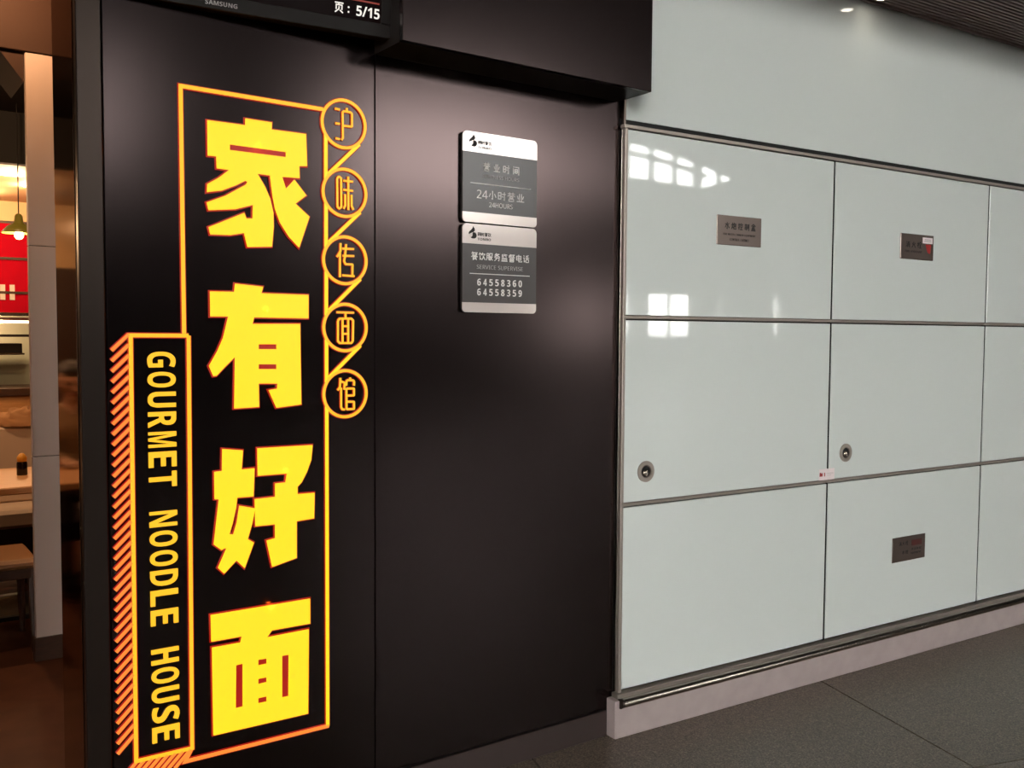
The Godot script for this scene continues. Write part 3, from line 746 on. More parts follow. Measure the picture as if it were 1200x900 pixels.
func build_plaques() -> void:
	var a := plaque("upper metal plaque printed with the 24-hour business hours", 1.927, 0.3025, 0.2355, 0.034)
	var z := 0.0147
	put_han(a, "lettering", "营业时间", 0.076, 0.1905, 0.163, 0.028, z, 0.0031, M.pale_ink, 0.68)
	put_text(a, "lettering", "BUSINESS HOURS", 0.157, 0.1585, 0.150, 0.0125, z, M.dim_ink, false)
	part(a, "rule", box(Vector3(0.0303, 0.1305, z), Vector3(0.2829, 0.1330, z + 0.0008)), M.pale_ink)
	put_text(a, "lettering", "24", 0.0785, 0.0965, 0.0440, 0.0285, z, M.pale_ink, false)
	put_han(a, "lettering", "小时营业", 0.1010, 0.0980, 0.157, 0.031, z, 0.0026, M.pale_ink, 0.86)
	put_text(a, "lettering", "24HOURS", 0.156, 0.0640, 0.098, 0.0165, z, M.pale_ink, false)
	var b := plaque("lower metal plaque printed with the service telephone numbers", 1.6235, 0.2985, 0.2320, 0.0335)
	put_han(b, "lettering", "餐饮服务监督电话", 0.0325, 0.1910, 0.2475, 0.0265, z, 0.0029, M.pale_ink, 0.88)
	put_text(b, "lettering", "SERVICE SUPERVISE", 0.154, 0.1545, 0.193, 0.0140, z, M.dim_ink, false)
	part(b, "rule", box(Vector3(0.0295, 0.1300, z), Vector3(0.2805, 0.1325, z + 0.0008)), M.pale_ink)
	for r in [["64558360", 0.1030], ["64558359", 0.0695]]:
		for i in 8:
			put_text(b, "digit", r[0][i], 0.0670 + 0.0247 * i, r[1], 0.0145, 0.0235, z, M.pale_ink, true)

# ------------------------------------------------------------------ screen over the sign
func build_screen() -> void:
	var t := thing("wall_screen", "black wall-mounted display screen hung tilted above the glowing sign", "screen", Vector3(1.4186, 2.449, 0.100), -0.0997)
	t.rotation.x = 0.10
	var W := 1.03; var H := 0.60
	var st := new_st()
	var b := 0.040
	part(t, "case", box(Vector3(-W, 0.0, -0.05), Vector3(0, H, -0.004), 0.004), M.plastic_black)
	for e in [[Vector3(-W, 0, -0.006), Vector3(0, b, 0.004)], [Vector3(-W, H - b, -0.006), Vector3(0, H, 0.004)], [Vector3(-W, b, -0.006), Vector3(-W + b, H - b, 0.004)], [Vector3(-b, b, -0.006), Vector3(0, H - b, 0.004)]]:
		part(t, "bezel", box(e[0], e[1], 0.002), M.plastic_black)
	var scr := glow(Color(0.16, 0.03, 0.03), 0.12, Color(0.02, 0.015, 0.015))
	scr.roughness = 0.2
	scr.metallic_specular = 0.15
	var sc := part(t, "screen_face", box(Vector3(-W + b, b, -0.004), Vector3(-b, H - b, 0.0)), scr, Vector3.ZERO, "nearly black lit screen")
	var white := glow(Color(1.0, 0.97, 0.93), 0.95)
	put_han(sc, "lettering", "页", -0.188, 0.0665, 0.031, 0.031, 0.0001, 0.0036, white, 0.95)
	put_text(sc, "lettering", ":", -0.143, 0.0650, 0.0055, 0.0190, 0.0001, white)
	put_text(sc, "lettering", "5/15", -0.0815, 0.0665, 0.074, 0.0300, 0.0001, white, true)
	part(sc, "picture_edge", box(Vector3(-W + b, 0.094, 0.0001), Vector3(-0.046, 0.0985, 0.0008)), glow(Color(0.75, 0.30, 0.25), 0.5), Vector3.ZERO, "thin reddish edge of the picture")
	put_text(t, "lettering", "SAMSUNG", -0.515, 0.017, 0.088, 0.012, 0.004, M.dim_ink)
	part(t, "bracket", box(Vector3(-0.75, 0.12, -0.10), Vector3(-0.3, 0.45, -0.05)), M.plastic_black)
	var l := AreaLight3D.new()
	l.name = "screen_light"
	t.add_child(l)
	l.position = Vector3(-W / 2, H / 2, 0.01)
	l.rotation.y = PI
	l.area_size = Vector2(W - 0.1, H - 0.1)
	l.light_color = Color(1, 0.4, 0.35)
	l.light_energy = 0.01
	l.shadow_enabled = true

# ------------------------------------------------------------------ plates and the sticker on the glass
func plate(label: String, u: float, y: float) -> Node3D:
	var p := CORNER + Vector3(cos(GLASS_TURN), 0, -sin(GLASS_TURN)) * u + Vector3(sin(GLASS_TURN), 0, cos(GLASS_TURN)) * -0.03
	p.y = y
	var t := thing("equipment_plate", label, "plate", p, GLASS_TURN)
	part(t, "metal", box(Vector3(0, 0, 0.0), Vector3(0.256, 0.120, 0.005), 0.0025), M.bronze)
	return t

func build_wall_plates() -> void:
	var z := 0.005
	var a := plate("bronze metal plate reading water cannon control box on a glass panel", 0.515, 1.919)
	put_han(a, "lettering", "水炮控制盒", 0.038, 0.0790, 0.188, 0.028, z, 0.0036, M.ink, 0.72)
	put_text(a, "lettering", "FIRE WATER CANNON EQUIPMENT", 0.128, 0.0430, 0.185, 0.0100, z, M.ink, false)
	put_text(a, "lettering", "CONTROL CABINET", 0.128, 0.0235, 0.110, 0.0100, z, M.ink, false)
	var b := plate("dark metal plate with a white label and a red mark on an upper glass panel", 1.705, 1.919)
	put_han(b, "lettering", "消火栓", 0.034, 0.0700, 0.130, 0.030, z, 0.0036, M.ink, 0.74)
	put_text(b, "lettering", "FIRE HYDRANT", 0.099, 0.0370, 0.130, 0.0100, z, M.ink, false)
	part(b, "white_label", box(Vector3(0.168, 0.080, z), Vector3(0.246, 0.108, z + 0.0006)), M.paper, Vector3.ZERO, "small white printed label")
	part(b, "label_line", box(Vector3(0.182, 0.097, z + 0.0006), Vector3(0.232, 0.100, z + 0.0010)), M.dim_ink)
	part(b, "label_line", box(Vector3(0.180, 0.089, z + 0.0006), Vector3(0.234, 0.092, z + 0.0010)), M.dim_ink)
	var st := new_st()
	add_prism(st, pts([0.192, 0.076, 0.234, 0.076, 0.228, 0.030, 0.210, 0.036, 0.200, 0.054]), z, z + 0.0006)
	part(b, "red_mark", done(st), M.red_ink, Vector3.ZERO, "red printed mark")
	var c := plate("dark metal plate with red print low on the glass wall", 1.708, 0.4645)
	put_han(c, "lettering", "消火栓", 0.045, 0.0880, 0.075, 0.020, z, 0.0028, M.ink, 0.8)
	put_han(c, "lettering", "水控", 0.070, 0.0440, 0.052, 0.017, z, 0.0026, M.ink, 0.8)
	part(c, "red_mark", box(Vector3(0.145, 0.070, z), Vector3(0.226, 0.098, z + 0.0006)), mat(Color(0.30, 0.10, 0.08), 0.6), Vector3.ZERO, "dull red printed block")
	put_text(c, "lettering", "FIRE", 0.186, 0.0530, 0.075, 0.0100, z, M.ink, true)
	put_text(c, "lettering", "EQUIPMENT", 0.182, 0.0330, 0.080, 0.0110, z, M.ink, true)
	var p := CORNER + Vector3(cos(GLASS_TURN), 0, -sin(GLASS_TURN)) * 1.172 + Vector3(sin(GLASS_TURN), 0, cos(GLASS_TURN)) * -0.0295
	p.y = 0.9045
	var s := thing("seal_sticker", "small white paper seal with red print across the joint of two glass doors", "sticker", p, GLASS_TURN)
	part(s, "paper", box(Vector3(0, 0, 0), Vector3(0.104, 0.051, 0.0006)), M.paper)
	part(s, "red_print", prism(pts([0.004, 0.018, 0.024, 0.018, 0.024, 0.036, 0.018, 0.030, 0.012, 0.036, 0.004, 0.034]), 0.0006, 0.0011), M.red_ink)
	part(s, "red_print", box(Vector3(0.034, 0.017, 0.0006), Vector3(0.040, 0.034, 0.0011)), M.red_ink)
	part(s, "printed_line", box(Vector3(0.050, 0.029, 0.0006), Vector3(0.096, 0.0305, 0.0011)), M.dim_ink)
	part(s, "printed_line", box(Vector3(0.054, 0.021, 0.0006), Vector3(0.082, 0.0222, 0.0011)), M.dim_ink)

# ------------------------------------------------------------------ restaurant seen through the opening at the left
func build_restaurant_shell() -> void:
	var f := thing("floor_shop", "brown restaurant floor beyond the entrance", "floor", Vector3.ZERO, 0.0, "", "structure")
	part(f, "slab", box(Vector3(-1.9, -0.3, -9.2), Vector3(3.4, 0.0, -0.32)), M.shop_floor)
	part(f, "threshold", box(Vector3(-0.4, -0.3, -0.32), Vector3(0.56, 0.0, -0.02)), M.shop_floor)
	var b := thing("wall_back", "back wall of the restaurant, red above a steel kitchen hatch", "wall", Vector3(0, 0, -8), 0.0, "", "structure")
	part(b, "outer_wall", box(Vector3(-1.9, 0, -1.2), Vector3(3.4, 3.35, -1.0)), M.kitchen_tile)
	part(b, "counter_front", box(Vector3(0.3, 0, -0.1), Vector3(3.4, 0.90, 0.06)), M.wood_tan)
	part(b, "counter_ledge", box(Vector3(0.3, 0.90, -0.7), Vector3(3.4, 0.975, 0.1), 0.004), M.wood_dark)
	part(b, "red_panel", box(Vector3(0.3, 1.73, -0.05), Vector3(3.4, 2.63, 0.0)), M.red_wall)
	part(b, "cream_band", box(Vector3(0.3, 2.63, -0.05), Vector3(3.4, 2.85, 0.0)), M.cream)
	for y in [1.92, 2.26, 2.62]:
		part(b, "dark_batten", box(Vector3(0.3, y, 0.0), Vector3(3.4, y + 0.025, 0.012)), M.wood_dark)
	for x in [1.62, 2.4]:
		part(b, "dark_batten", box(Vector3(x, 1.74, 0.0), Vector3(x + 0.025, 2.63, 0.012)), M.wood_dark)
	for i in 4:
		var x := 1.36 + 0.085 * (i % 2)
		var y := 1.86 + 0.085 * (i >> 1)
		part(b, "white_block", box(Vector3(x, y, 0.0), Vector3(x + 0.045, y + 0.066, 0.01)), M.white_panel)
	part(b, "hatch_frame", box(Vector3(0.3, 1.70, -0.04), Vector3(3.4, 1.735, 0.02), 0.004), M.steel)
	part(b, "hatch_glass_rail", box(Vector3(0.3, 1.49, -0.03), Vector3(3.4, 1.515, 0.0), 0.003), M.steel_dark)
	part(b, "hatch_post", box(Vector3(1.66, 0.975, -0.03), Vector3(1.69, 1.71, 0.0), 0.003), M.steel)
	part(b, "kitchen_shelf", box(Vector3(0.4, 1.30, -0.75), Vector3(1.62, 1.32, -0.35), 0.003), M.steel)
	part(b, "hood", box(Vector3(0.4, 1.32, -0.75), Vector3(1.60, 1.42, -0.36), 0.003), M.plastic_black)
	part(b, "wood_partition", box(Vector3(-1.9, 0, -0.1), Vector3(0.3, 2.2, 0.0)), M.wood_dark)
	part(b, "upper_boarding", box(Vector3(-1.9, 2.2, -0.1), Vector3(0.3, 3.35, 0.0)), M.cream)
	var c := thing("ceiling_shop", "black ceiling of the restaurant with a lower cream part at the back", "ceiling", Vector3.ZERO, 0.0, "", "structure")
	part(c, "black_board", box(Vector3(-1.9, 3.18, -5.3), Vector3(3.4, 3.35, -0.31)), M.black_paint)
	part(c, "black_fascia", box(Vector3(-1.9, 2.8, -5.4), Vector3(3.4, 3.18, -5.3)), M.black_paint)
	part(c, "cream_board", box(Vector3(-1.9, 2.84, -9.2), Vector3(3.4, 2.9, -5.4)), M.cream)
	var sd := thing("wall_shop", "side wall of the restaurant", "wall", Vector3.ZERO, 0.0, "", "structure")
	part(sd, "slab", box(Vector3(3.4, 0, -9.2), Vector3(3.6, 3.35, -0.31)), M.wood_dark)
	part(sd, "slab", box(Vector3(-2.1, 0, -9.2), Vector3(-1.9, 3.35, 0)), M.wood_dark)
	part(sd, "slab", box(Vector3(-26, 0, -0.31), Vector3(-0.4, 3.35, -0.02)), M.black_panel)  # unseen front wall, drawn out this far to keep daylight off the interior
	part(sd, "slab", box(Vector3(2.40, 0, -0.36), Vector3(3.4, 3.35, -0.31)), M.wood_dark)
	var h := thing("trim_2", "black header over the restaurant entrance", "trim", Vector3.ZERO, 0.0, "", "structure")
	part(h, "board", box(Vector3(-0.4, 2.62, -0.30), Vector3(0.535, 3.35, -0.02)), M.black_panel)
	# tiled column and the boxed beam above it
	var k := thing("tiled_column", "slim column face clad in large pinkish grey tiles on a dark plinth", "column", Vector3(0.739, 0, -2.14))
	part(k, "core", box(Vector3(0.004, 0, -0.038), Vector3(0.46, 2.82, -0.006)), M.joint)
	for r in [[0.1, 0.964], [0.967, 1.941], [1.944, 2.815]]:
		part(k, "tile", box(Vector3(0, r[0], -0.042), Vector3(0.466, r[1], 0.0), 0.002), M.tile_pink)
	part(k, "plinth", box(Vector3(-0.008, 0, -0.05), Vector3(0.476, 0.112, 0.010), 0.002), M.wood_dark)
	var m := thing("boxed_beam", "brown boxed beam resting on the tiled column", "beam", Vector3(0.739, 2.82, -2.14))
	part(m, "casing", box(Vector3(-2.63, 0.0, -0.45), Vector3(2.6, 0.36, 0.0), 0.003), M.brown_board)
	part(m, "bracket", prism(pts([-0.004, 0.0, -0.004, -0.135, -0.115, 0.012]), -0.40, -0.02), M.brown_board)

func warm_lamp(parent: Node3D, at: Vector3, energy: float, size: float) -> void:
	var l := OmniLight3D.new()
	l.name = numbered("lamp_glow", parent)
	parent.add_child(l)
	l.position = at
	l.light_color = Color(1.0, 0.80, 0.60)
	l.light_energy = energy
	l.light_size = size
	l.omni_range = 14.0
	l.shadow_enabled = true

func make_chair(called: String, label: String, at: Vector3, turn: float) -> Node3D:
	var t := thing(called, label, "chair", at, turn, "dark wooden dining chairs")
	part(t, "seat", box(Vector3(-0.21, 0.41, -0.21), Vector3(0.21, 0.455, 0.21), 0.015), M.seat_leather)
	part(t, "seat_frame", box(Vector3(-0.20, 0.36, -0.20), Vector3(0.20, 0.41, 0.20), 0.004), M.wood_dark)
	for x in [-0.18, 0.18]:
		part(t, "leg", rod(Vector3(x, 0.40, -0.18), Vector3(x * 1.05, 0, -0.19), 0.021, 0.015, 8), M.wood_dark)
		var st := new_st()
		add_rod(st, Vector3(x * 1.05, 0, 0.22), Vector3(x, 0.42, 0.185), 0.015, 0.021, 8)
		add_rod(st, Vector3(x, 0.42, 0.185), Vector3(x, 0.86, 0.24), 0.021, 0.014, 8)
		part(t, "back_leg", done(st), M.wood_dark)
	part(t, "back_rail", box(Vector3(-0.19, 0.76, 0.215), Vector3(0.19, 0.87, 0.245), 0.008), M.wood_dark)
	part(t, "back_rail", box(Vector3(-0.18, 0.58, 0.20), Vector3(0.18, 0.64, 0.222), 0.006), M.wood_dark)
	return t

func make_table(label: String, at: Vector3) -> Node3D:
	var t := thing("dining_table", label, "table", at, 0.0, "pale wooden restaurant tables")
	part(t, "top", box(Vector3(-0.62, 0.70, -0.40), Vector3(0.62, 0.74, 0.40), 0.006), M.wood_tan)
	part(t, "pedestal", box(Vector3(-0.04, 0.03, -0.04), Vector3(0.04, 0.70, 0.04), 0.004), M.plastic_black)
	part(t, "foot", box(Vector3(-0.30, 0, -0.25), Vector3(0.30, 0.03, 0.25), 0.006), M.plastic_black)
	return t

func build_restaurant_things() -> void:
	make_table("pale wooden restaurant table carrying a dark sauce bottle", Vector3(0.93, 0, -3.15))
	make_table("pale wooden restaurant table in front of the seated person", Vector3(-0.45, 0, -3.15))
	make_chair("dining_chair", "dark wooden chair with tan seat by the table with the sauce bottle", Vector3(0.57, 0, -2.50), -PI / 2)
	make_chair("dining_chair", "dark wooden chair with tan seat at the seated person's table", Vector3(-0.35, 0, -2.45), 0.15)
	var b := thing("banquette", "long beige upholstered bench with a dark base behind the tables", "bench", Vector3(0, 0, -3.62))
	part(b, "seat", box(Vector3(-1.6, 0.36, -0.42), Vector3(2.4, 0.47, 0.0), 0.02), M.upholstery)
	part(b, "base", box(Vector3(-1.6, 0.24, -0.42), Vector3(2.4, 0.36, -0.03)), M.wood_dark)
	part(b, "backrest", box(Vector3(-1.6, 0.47, -0.42), Vector3(2.4, 0.95, -0.32), 0.015), M.upholstery)
	for x in [-1.5, -0.5, 0.95, 1.35, 2.3]:
		part(b, "leg", box(Vector3(x - 0.03, 0, -0.36), Vector3(x + 0.03, 0.24, -0.10), 0.003), M.wood_dark)
	var s := thing("sauce_bottle", "small dark soy sauce bottle with an amber cap on the table", "bottle", Vector3(0.845, 0.74, -3.21))
	part(s, "body", lathe([Vector2(0, 0), Vector2(0.027, 0), Vector2(0.028, 0.004), Vector2(0.028, 0.066), Vector2(0.024, 0.076), Vector2(0, 0.076)], 24), M.sauce)
	part(s, "cap", lathe([Vector2(0.023, 0.076), Vector2(0.026, 0.080), Vector2(0.026, 0.100), Vector2(0.018, 0.112), Vector2(0.010, 0.122), Vector2(0, 0.124)], 24), M.cap)
	var c := thing("folded_coat", "crumpled tan coat lying on top of the bench backrest", "coat", Vector3(1.0, 0.95, -3.99))
	var st := SurfaceTool.new()
	st.begin(Mesh.PRIMITIVE_TRIANGLES)
	st.set_smooth_group(0)
	var nz := FastNoiseLite.new()
	nz.seed = 4
	nz.frequency = 9.0
	var nu := 28; var nv := 14
	var pt := func(i: int, j: int) -> Vector3:
		var a := TAU * i / nu
		var e := PI * 0.5 * j / nv
		var r := 1.0 + 0.35 * nz.get_noise_3d(cos(a) * 0.3, sin(a) * 0.3, e * 0.25)
		return Vector3(cos(a) * cos(e) * 0.20 * r, pow(sin(e), 0.8) * 0.105 * r, sin(a) * cos(e) * 0.07 * r)
	for i in nu:
		for j in nv:
			var A: Vector3 = pt.call(i, j); var B: Vector3 = pt.call((i + 1) % nu, j)
			var C: Vector3 = pt.call((i + 1) % nu, j + 1); var D: Vector3 = pt.call(i, j + 1)
			quad(st, A, B, C, D, (A + B + C + D))
	part(c, "cloth", done(st), M.cloth)
	var kl := thing("added_kitchen_light", "slim white tube light added to brighten the kitchen hatch", "light", Vector3(1.2, 1.66, -8.5))  # unseen lamp, added because the kitchen came out dark
	part(kl, "housing", box(Vector3(-0.6, 0.0, -0.03), Vector3(0.6, 0.03, 0.03), 0.004), M.alu)
	part(kl, "tube", rod(Vector3(-0.58, -0.015, 0), Vector3(0.58, -0.015, 0), 0.013, -1.0, 12), M.lamp_disc)
	warm_lamp(kl, Vector3(0.2, -0.06, 0.0), 0.35, 0.05)
	# pendant lamps
	var first: Node3D = null
	for p in [Vector3(1.11, 2.26, -5.0), Vector3(-0.5, 2.26, -4.2), Vector3(-1.3, 2.26, -5.0)]:
		var label := "green enamel pendant lamp hanging in front of the red wall" if p.x > 1.0 else ("green enamel pendant lamp hanging over the seated person" if p.x > -1.0 else "green enamel pendant lamp hanging beyond the bench by the side wall")
		var l := thing("pendant_lamp", label, "lamp", p, 0.0, "green pendant lamps")
		part(l, "shade", lathe([Vector2(0.115, -0.005), Vector2(0.118, 0.0), Vector2(0.075, 0.045), Vector2(0.032, 0.07), Vector2(0.026, 0.12), Vector2(0.016, 0.135), Vector2(0.0, 0.137)], 32), M.shade)
		part(l, "cord", rod(Vector3(0, 0.135, 0), Vector3(0, 0.92, 0), 0.004, -1.0, 8), M.plastic_black)
		part(l, "bulb", lathe([Vector2(0, -0.05), Vector2(0.018, -0.046), Vector2(0.03, -0.03), Vector2(0.032, -0.012), Vector2(0.02, 0.02), Vector2(0.0, 0.024)], 20), M.bulb)
		warm_lamp(l, Vector3(0, -0.02, 0), 0.45, 0.03)
	# downlights
	for q in [[Vector3(1.22, 2.84, -6.1), "cream ceiling downlight behind the pendant lamp, next to the black fascia"], [Vector3(1.47, 2.84, -6.7), "cream ceiling downlight in the middle between black fascia and red wall"], [Vector3(1.1, 2.84, -7.3), "cream ceiling downlight closest to the red wall"], [Vector3(0.0, 2.84, -6.4), "cream ceiling downlight in front of the dark wooden partition"]]:
		var d := thing("ceiling_light", q[1], "light", q[0], 0.0, "downlights in the cream ceiling")
		part(d, "lens", lathe([Vector2(0, -0.012), Vector2(0.085, -0.012), Vector2(0.09, 0.0), Vector2(0, 0.0)], 32), M.lamp_disc)
		warm_lamp(d, Vector3(0, -0.06, 0), 0.8, 0.08)
	for q in [[Vector3(0.60, 3.18, -1.74), "round downlight in the black ceiling in front of the tiled column", 0.95], [Vector3(-1.0, 3.18, -1.6), "round downlight in the black ceiling just inside the entrance", 0.5], [Vector3(0.7, 3.18, -3.3), "added round downlight in the black ceiling over the table with the bottle", 2.6]]:  # the lamp over the table is added to brighten the table top
		var d := thing("spot_lamp", q[1], "light", q[0], 0.0, "downlights in the black ceiling")
		part(d, "lens", lathe([Vector2(0, -0.012), Vector2(0.06, -0.012), Vector2(0.065, 0.0), Vector2(0, 0.0)], 32), M.lamp_disc)
		warm_lamp(d, Vector3(0, -0.06, 0), q[2], 0.06)

# ------------------------------------------------------------------ a seated person, one continuous skin grown round a skeleton
# bone: [from, to, radius at from, radius at to, blend, colour]
func grow(st: SurfaceTool, bones: Array, cell: float) -> void:
	var lo := Vector3(1e9, 1e9, 1e9)
	var hi := -lo
	for b in bones:
		for q in 2:
			var r: float = b[2 + q] + 3.0 * cell
			lo = lo.min(b[q] - Vector3.ONE * r)
			hi = hi.max(b[q] + Vector3.ONE * r)
	var nx := int((hi.x - lo.x) / cell) + 2
	var ny := int((hi.y - lo.y) / cell) + 2
	var nz := int((hi.z - lo.z) / cell) + 2
	var val := PackedFloat32Array()
	val.resize(nx * ny * nz)
	val.fill(9.0)
	var near := val.duplicate()
	var who := PackedInt32Array()
	who.resize(nx * ny * nz)
	for bi in bones.size():
		var b: Array = bones[bi]
		var a: Vector3 = b[0]
		var ab: Vector3 = b[1] - b[0]
		var ll := maxf(ab.length_squared(), 1e-9)
		var ra: float = b[2]; var rb: float = b[3]; var k: float = b[4]
		var m := maxf(ra, rb) + k + 2.5 * cell
		var p0 := (a.min(b[1]) - Vector3.ONE * m - lo) / cell
		var p1 := (a.max(b[1]) + Vector3.ONE * m - lo) / cell
		for z in range(maxi(0, int(p0.z)), mini(nz, int(p1.z) + 1)):
			for y in range(maxi(0, int(p0.y)), mini(ny, int(p1.y) + 1)):
				for x in range(maxi(0, int(p0.x)), mini(nx, int(p1.x) + 1)):
					var p := lo + Vector3(x, y, z) * cell
					var t := clampf((p - a).dot(ab) / ll, 0.0, 1.0)
					var d := p.distance_to(a + ab * t) - lerpf(ra, rb, t)
					var i := (z * ny + y) * nx + x
					if d < near[i]:
						near[i] = d
						who[i] = bi
					var v := val[i]
					var h := maxf(k - absf(v - d), 0.0) / k
					val[i] = minf(v, d) - h * h * k * 0.25
	var vert := {}
	var step := [1, nx, nx * ny]
	for z in nz - 1:
		for y in ny - 1:
			for x in nx - 1:
				var i := (z * ny + y) * nx + x
				var inside := 0
				for c in 8:
					if val[i + (c & 1) + (nx if c & 2 else 0) + (nx * ny if c & 4 else 0)] < 0.0: inside += 1
				if inside == 0 or inside == 8: continue
				var sum := Vector3.ZERO
				var n := 0
				for c in 8:
					for ax in 3:
						if c & (1 << ax): continue
						var e := c | (1 << ax)
						var v0 := val[i + (c & 1) + (nx if c & 2 else 0) + (nx * ny if c & 4 else 0)]
						var v1 := val[i + (e & 1) + (nx if e & 2 else 0) + (nx * ny if e & 4 else 0)]
						if (v0 < 0.0) == (v1 < 0.0): continue
						var q := Vector3(c & 1, (c >> 1) & 1, (c >> 2) & 1)
						q[ax] = v0 / (v0 - v1)
						sum += q
						n += 1
				vert[i] = lo + (Vector3(x, y, z) + sum / n) * cell
	for i in vert:
		for ax in 3:
			var j: int = i + step[ax]
			var v0 := val[i]; var v1 := val[j]
			if (v0 < 0.0) == (v1 < 0.0): continue
			var s1: int = step[(ax + 1) % 3]
			var s2: int = step[(ax + 2) % 3]
			if not (vert.has(i - s1) and vert.has(i - s2) and vert.has(i - s1 - s2)): continue
			var out := Vector3.ZERO
			out[ax] = 1.0 if v0 < 0.0 else -1.0
			st.set_color(bones[who[i if v0 < 0.0 else j]][5])
			quad(st, vert[i], vert[i - s1], vert[i - s1 - s2], vert[i - s2], out)

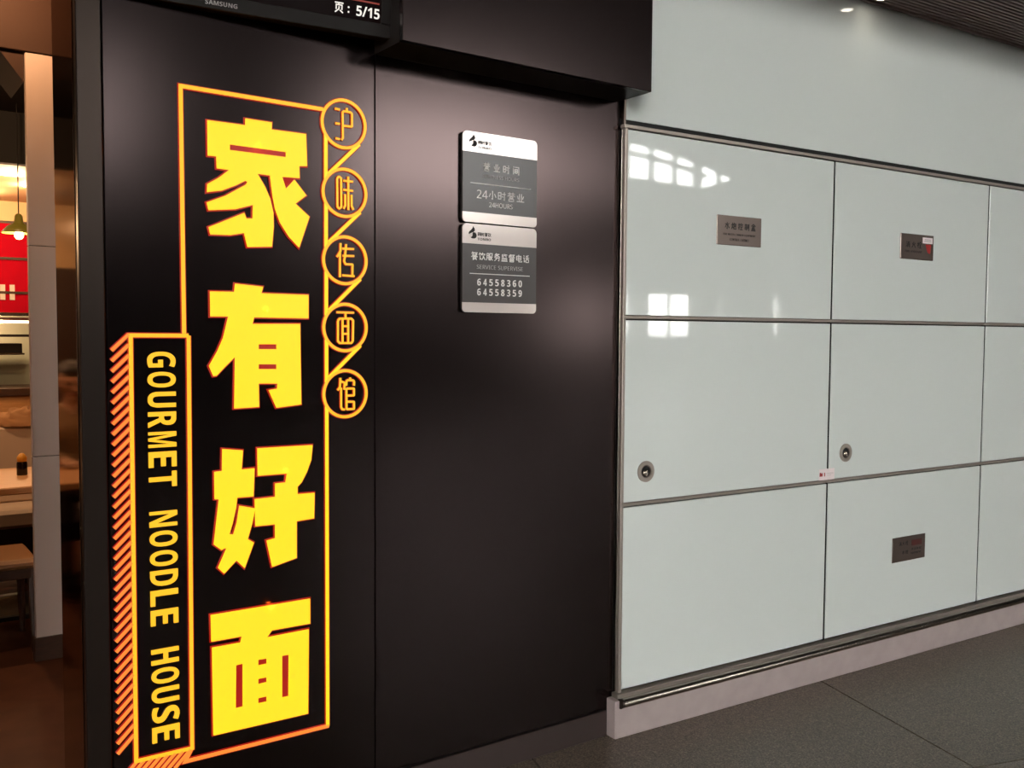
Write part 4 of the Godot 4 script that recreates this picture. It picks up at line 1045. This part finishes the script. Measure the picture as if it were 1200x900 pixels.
func build_person() -> void:
	var t := thing("person", "person with short dark hair in a tan jacket seated on the beige bench", "person", Vector3(-0.15, 0, -3.80))
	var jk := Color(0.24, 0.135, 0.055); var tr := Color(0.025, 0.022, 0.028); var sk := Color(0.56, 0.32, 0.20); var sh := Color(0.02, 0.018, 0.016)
	var st := SurfaceTool.new()
	st.begin(Mesh.PRIMITIVE_TRIANGLES)
	st.set_smooth_group(0)
	var body := [
		[Vector3(-0.06, 0.57, -0.01), Vector3(0.06, 0.57, -0.01), 0.105, 0.105, 0.06, tr],
		[Vector3(0, 0.62, -0.01), Vector3(0, 0.80, -0.005), 0.125, 0.12, 0.06, jk],
		[Vector3(-0.05, 0.92, 0.0), Vector3(0.05, 0.92, 0.0), 0.125, 0.125, 0.07, jk],
		[Vector3(-0.13, 1.03, 0.0), Vector3(0.13, 1.03, 0.0), 0.062, 0.062, 0.06, jk],
		[Vector3(0, 1.03, 0.0), Vector3(0, 1.13, 0.035), 0.060, 0.052, 0.03, sk]]
	for s in [-1.0, 1.0]:
		body.append([Vector3(s * 0.09, 0.555, 0.0), Vector3(s * 0.11, 0.55, 0.40), 0.085, 0.062, 0.05, tr])
		body.append([Vector3(s * 0.11, 0.55, 0.40), Vector3(s * 0.11, 0.10, 0.40), 0.060, 0.040, 0.03, tr])
		body.append([Vector3(s * 0.11, 0.05, 0.385), Vector3(s * 0.12, 0.036, 0.52), 0.046, 0.034, 0.03, sh])
		body.append([Vector3(s * 0.165, 1.03, 0.0), Vector3(s * 0.225, 0.81, 0.17), 0.060, 0.048, 0.04, jk])
		body.append([Vector3(s * 0.225, 0.81, 0.17), Vector3(s * 0.12, 0.782, 0.365), 0.047, 0.036, 0.03, jk])
		body.append([Vector3(s * 0.12, 0.782, 0.365), Vector3(s * 0.11, 0.778, 0.40), 0.027, 0.027, 0.01, sk])
	grow(st, body, 0.014)
	for s in [-1.0, 1.0]:
		var w := Vector3(s * 0.11, 0.776, 0.385)
		var hand := [
			[w, w + Vector3(-s * 0.012, -0.004, 0.05), 0.025, 0.022, 0.012, sk],
			[w + Vector3(s * 0.012, -0.004, 0.03), w + Vector3(s * 0.010, -0.006, 0.085), 0.018, 0.014, 0.012, sk],
			[w + Vector3(-s * 0.028, -0.006, 0.03), w + Vector3(-s * 0.034, -0.008, 0.075), 0.018, 0.013, 0.012, sk]]
		var long := [0.038, 0.045, 0.042, 0.032]
		for f in 4:
			var a := w + Vector3(s * (0.016 - 0.0175 * f), -0.004, 0.082 - 0.003 * f)
			var m := a + Vector3(-s * 0.003 * (f - 1.0), -0.004, long[f])
			hand.append([a, m, 0.0092, 0.0085, 0.004, sk])
			hand.append([m, m + Vector3(0, -0.014, long[f] * 0.55), 0.0085, 0.0072, 0.004, sk])
		var th := w + Vector3(-s * 0.032, -0.004, 0.03)
		hand.append([th, th + Vector3(-s * 0.022, -0.004, 0.028), 0.0125, 0.0105, 0.008, sk])
		hand.append([th + Vector3(-s * 0.022, -0.004, 0.028), th + Vector3(-s * 0.026, -0.012, 0.055), 0.0105, 0.0085, 0.004, sk])
		grow(st, hand, 0.0035)
	# head, bowed a little towards the table
	var c := Vector3(0, 1.235, 0.055)
	var tilt := Basis(Vector3(1, 0, 0), 0.25)
	var dark := Color(0.02, 0.014, 0.012); var lip := Color(0.42, 0.16, 0.12)
	var head := [
		[c + tilt * Vector3(0, 0.022, -0.02), c + tilt * Vector3(0, 0.022, 0.008), 0.086, 0.080, 0.02, sk],
		[c + tilt * Vector3(0, -0.04, 0.02), c + tilt * Vector3(0, -0.085, 0.045), 0.062, 0.036, 0.04, sk],
		[c + tilt * Vector3(0, 0.005, 0.082), c + tilt * Vector3(0, -0.030, 0.100), 0.010, 0.014, 0.014, sk],
		[c + tilt * Vector3(-0.02, -0.062, 0.080), c + tilt * Vector3(0.02, -0.062, 0.080), 0.008, 0.008, 0.006, lip],
		[c + tilt * Vector3(0, -0.06, -0.02), c + Vector3(0, -0.125, -0.025), 0.050, 0.052, 0.02, sk]]
	for s in [-1.0, 1.0]:
		head.append([c + tilt * Vector3(s * 0.018, 0.030, 0.078), c + tilt * Vector3(s * 0.045, 0.028, 0.066), 0.011, 0.010, 0.012, sk])
		head.append([c + tilt * Vector3(s * 0.024, 0.008, 0.080), c + tilt * Vector3(s * 0.038, 0.007, 0.074), 0.0075, 0.0075, 0.004, dark])
		head.append([c + tilt * Vector3(s * 0.084, 0.015, -0.005), c + tilt * Vector3(s * 0.082, -0.025, 0.0), 0.016, 0.010, 0.008, sk])
	grow(st, head, 0.005)
	var skin := mat(Color.WHITE, 0.75)
	skin.vertex_color_use_as_albedo = true
	part(t, "body", done(st), skin)
	var hs := SurfaceTool.new()
	hs.begin(Mesh.PRIMITIVE_TRIANGLES)
	hs.set_smooth_group(0)
	grow(hs, [
		[c + tilt * Vector3(0, 0.050, -0.030), c + tilt * Vector3(0, 0.062, 0.012), 0.084, 0.066, 0.02, dark],
		[c + tilt * Vector3(0, 0.02, -0.045), c + tilt * Vector3(0, -0.05, -0.045), 0.076, 0.05, 0.02, dark],
		[c + tilt * Vector3(-0.05, 0.072, 0.050), c + tilt * Vector3(0.04, 0.078, 0.054), 0.026, 0.026, 0.02, dark],
		[c + tilt * Vector3(-0.074, 0.04, -0.01), c + tilt * Vector3(-0.078, 0.0, -0.025), 0.018, 0.012, 0.02, dark],
		[c + tilt * Vector3(0.074, 0.04, -0.01), c + tilt * Vector3(0.078, 0.0, -0.025), 0.018, 0.012, 0.02, dark]], 0.006)
	part(t, "hair", done(hs), M.hair, Vector3.ZERO, "short dark hair")
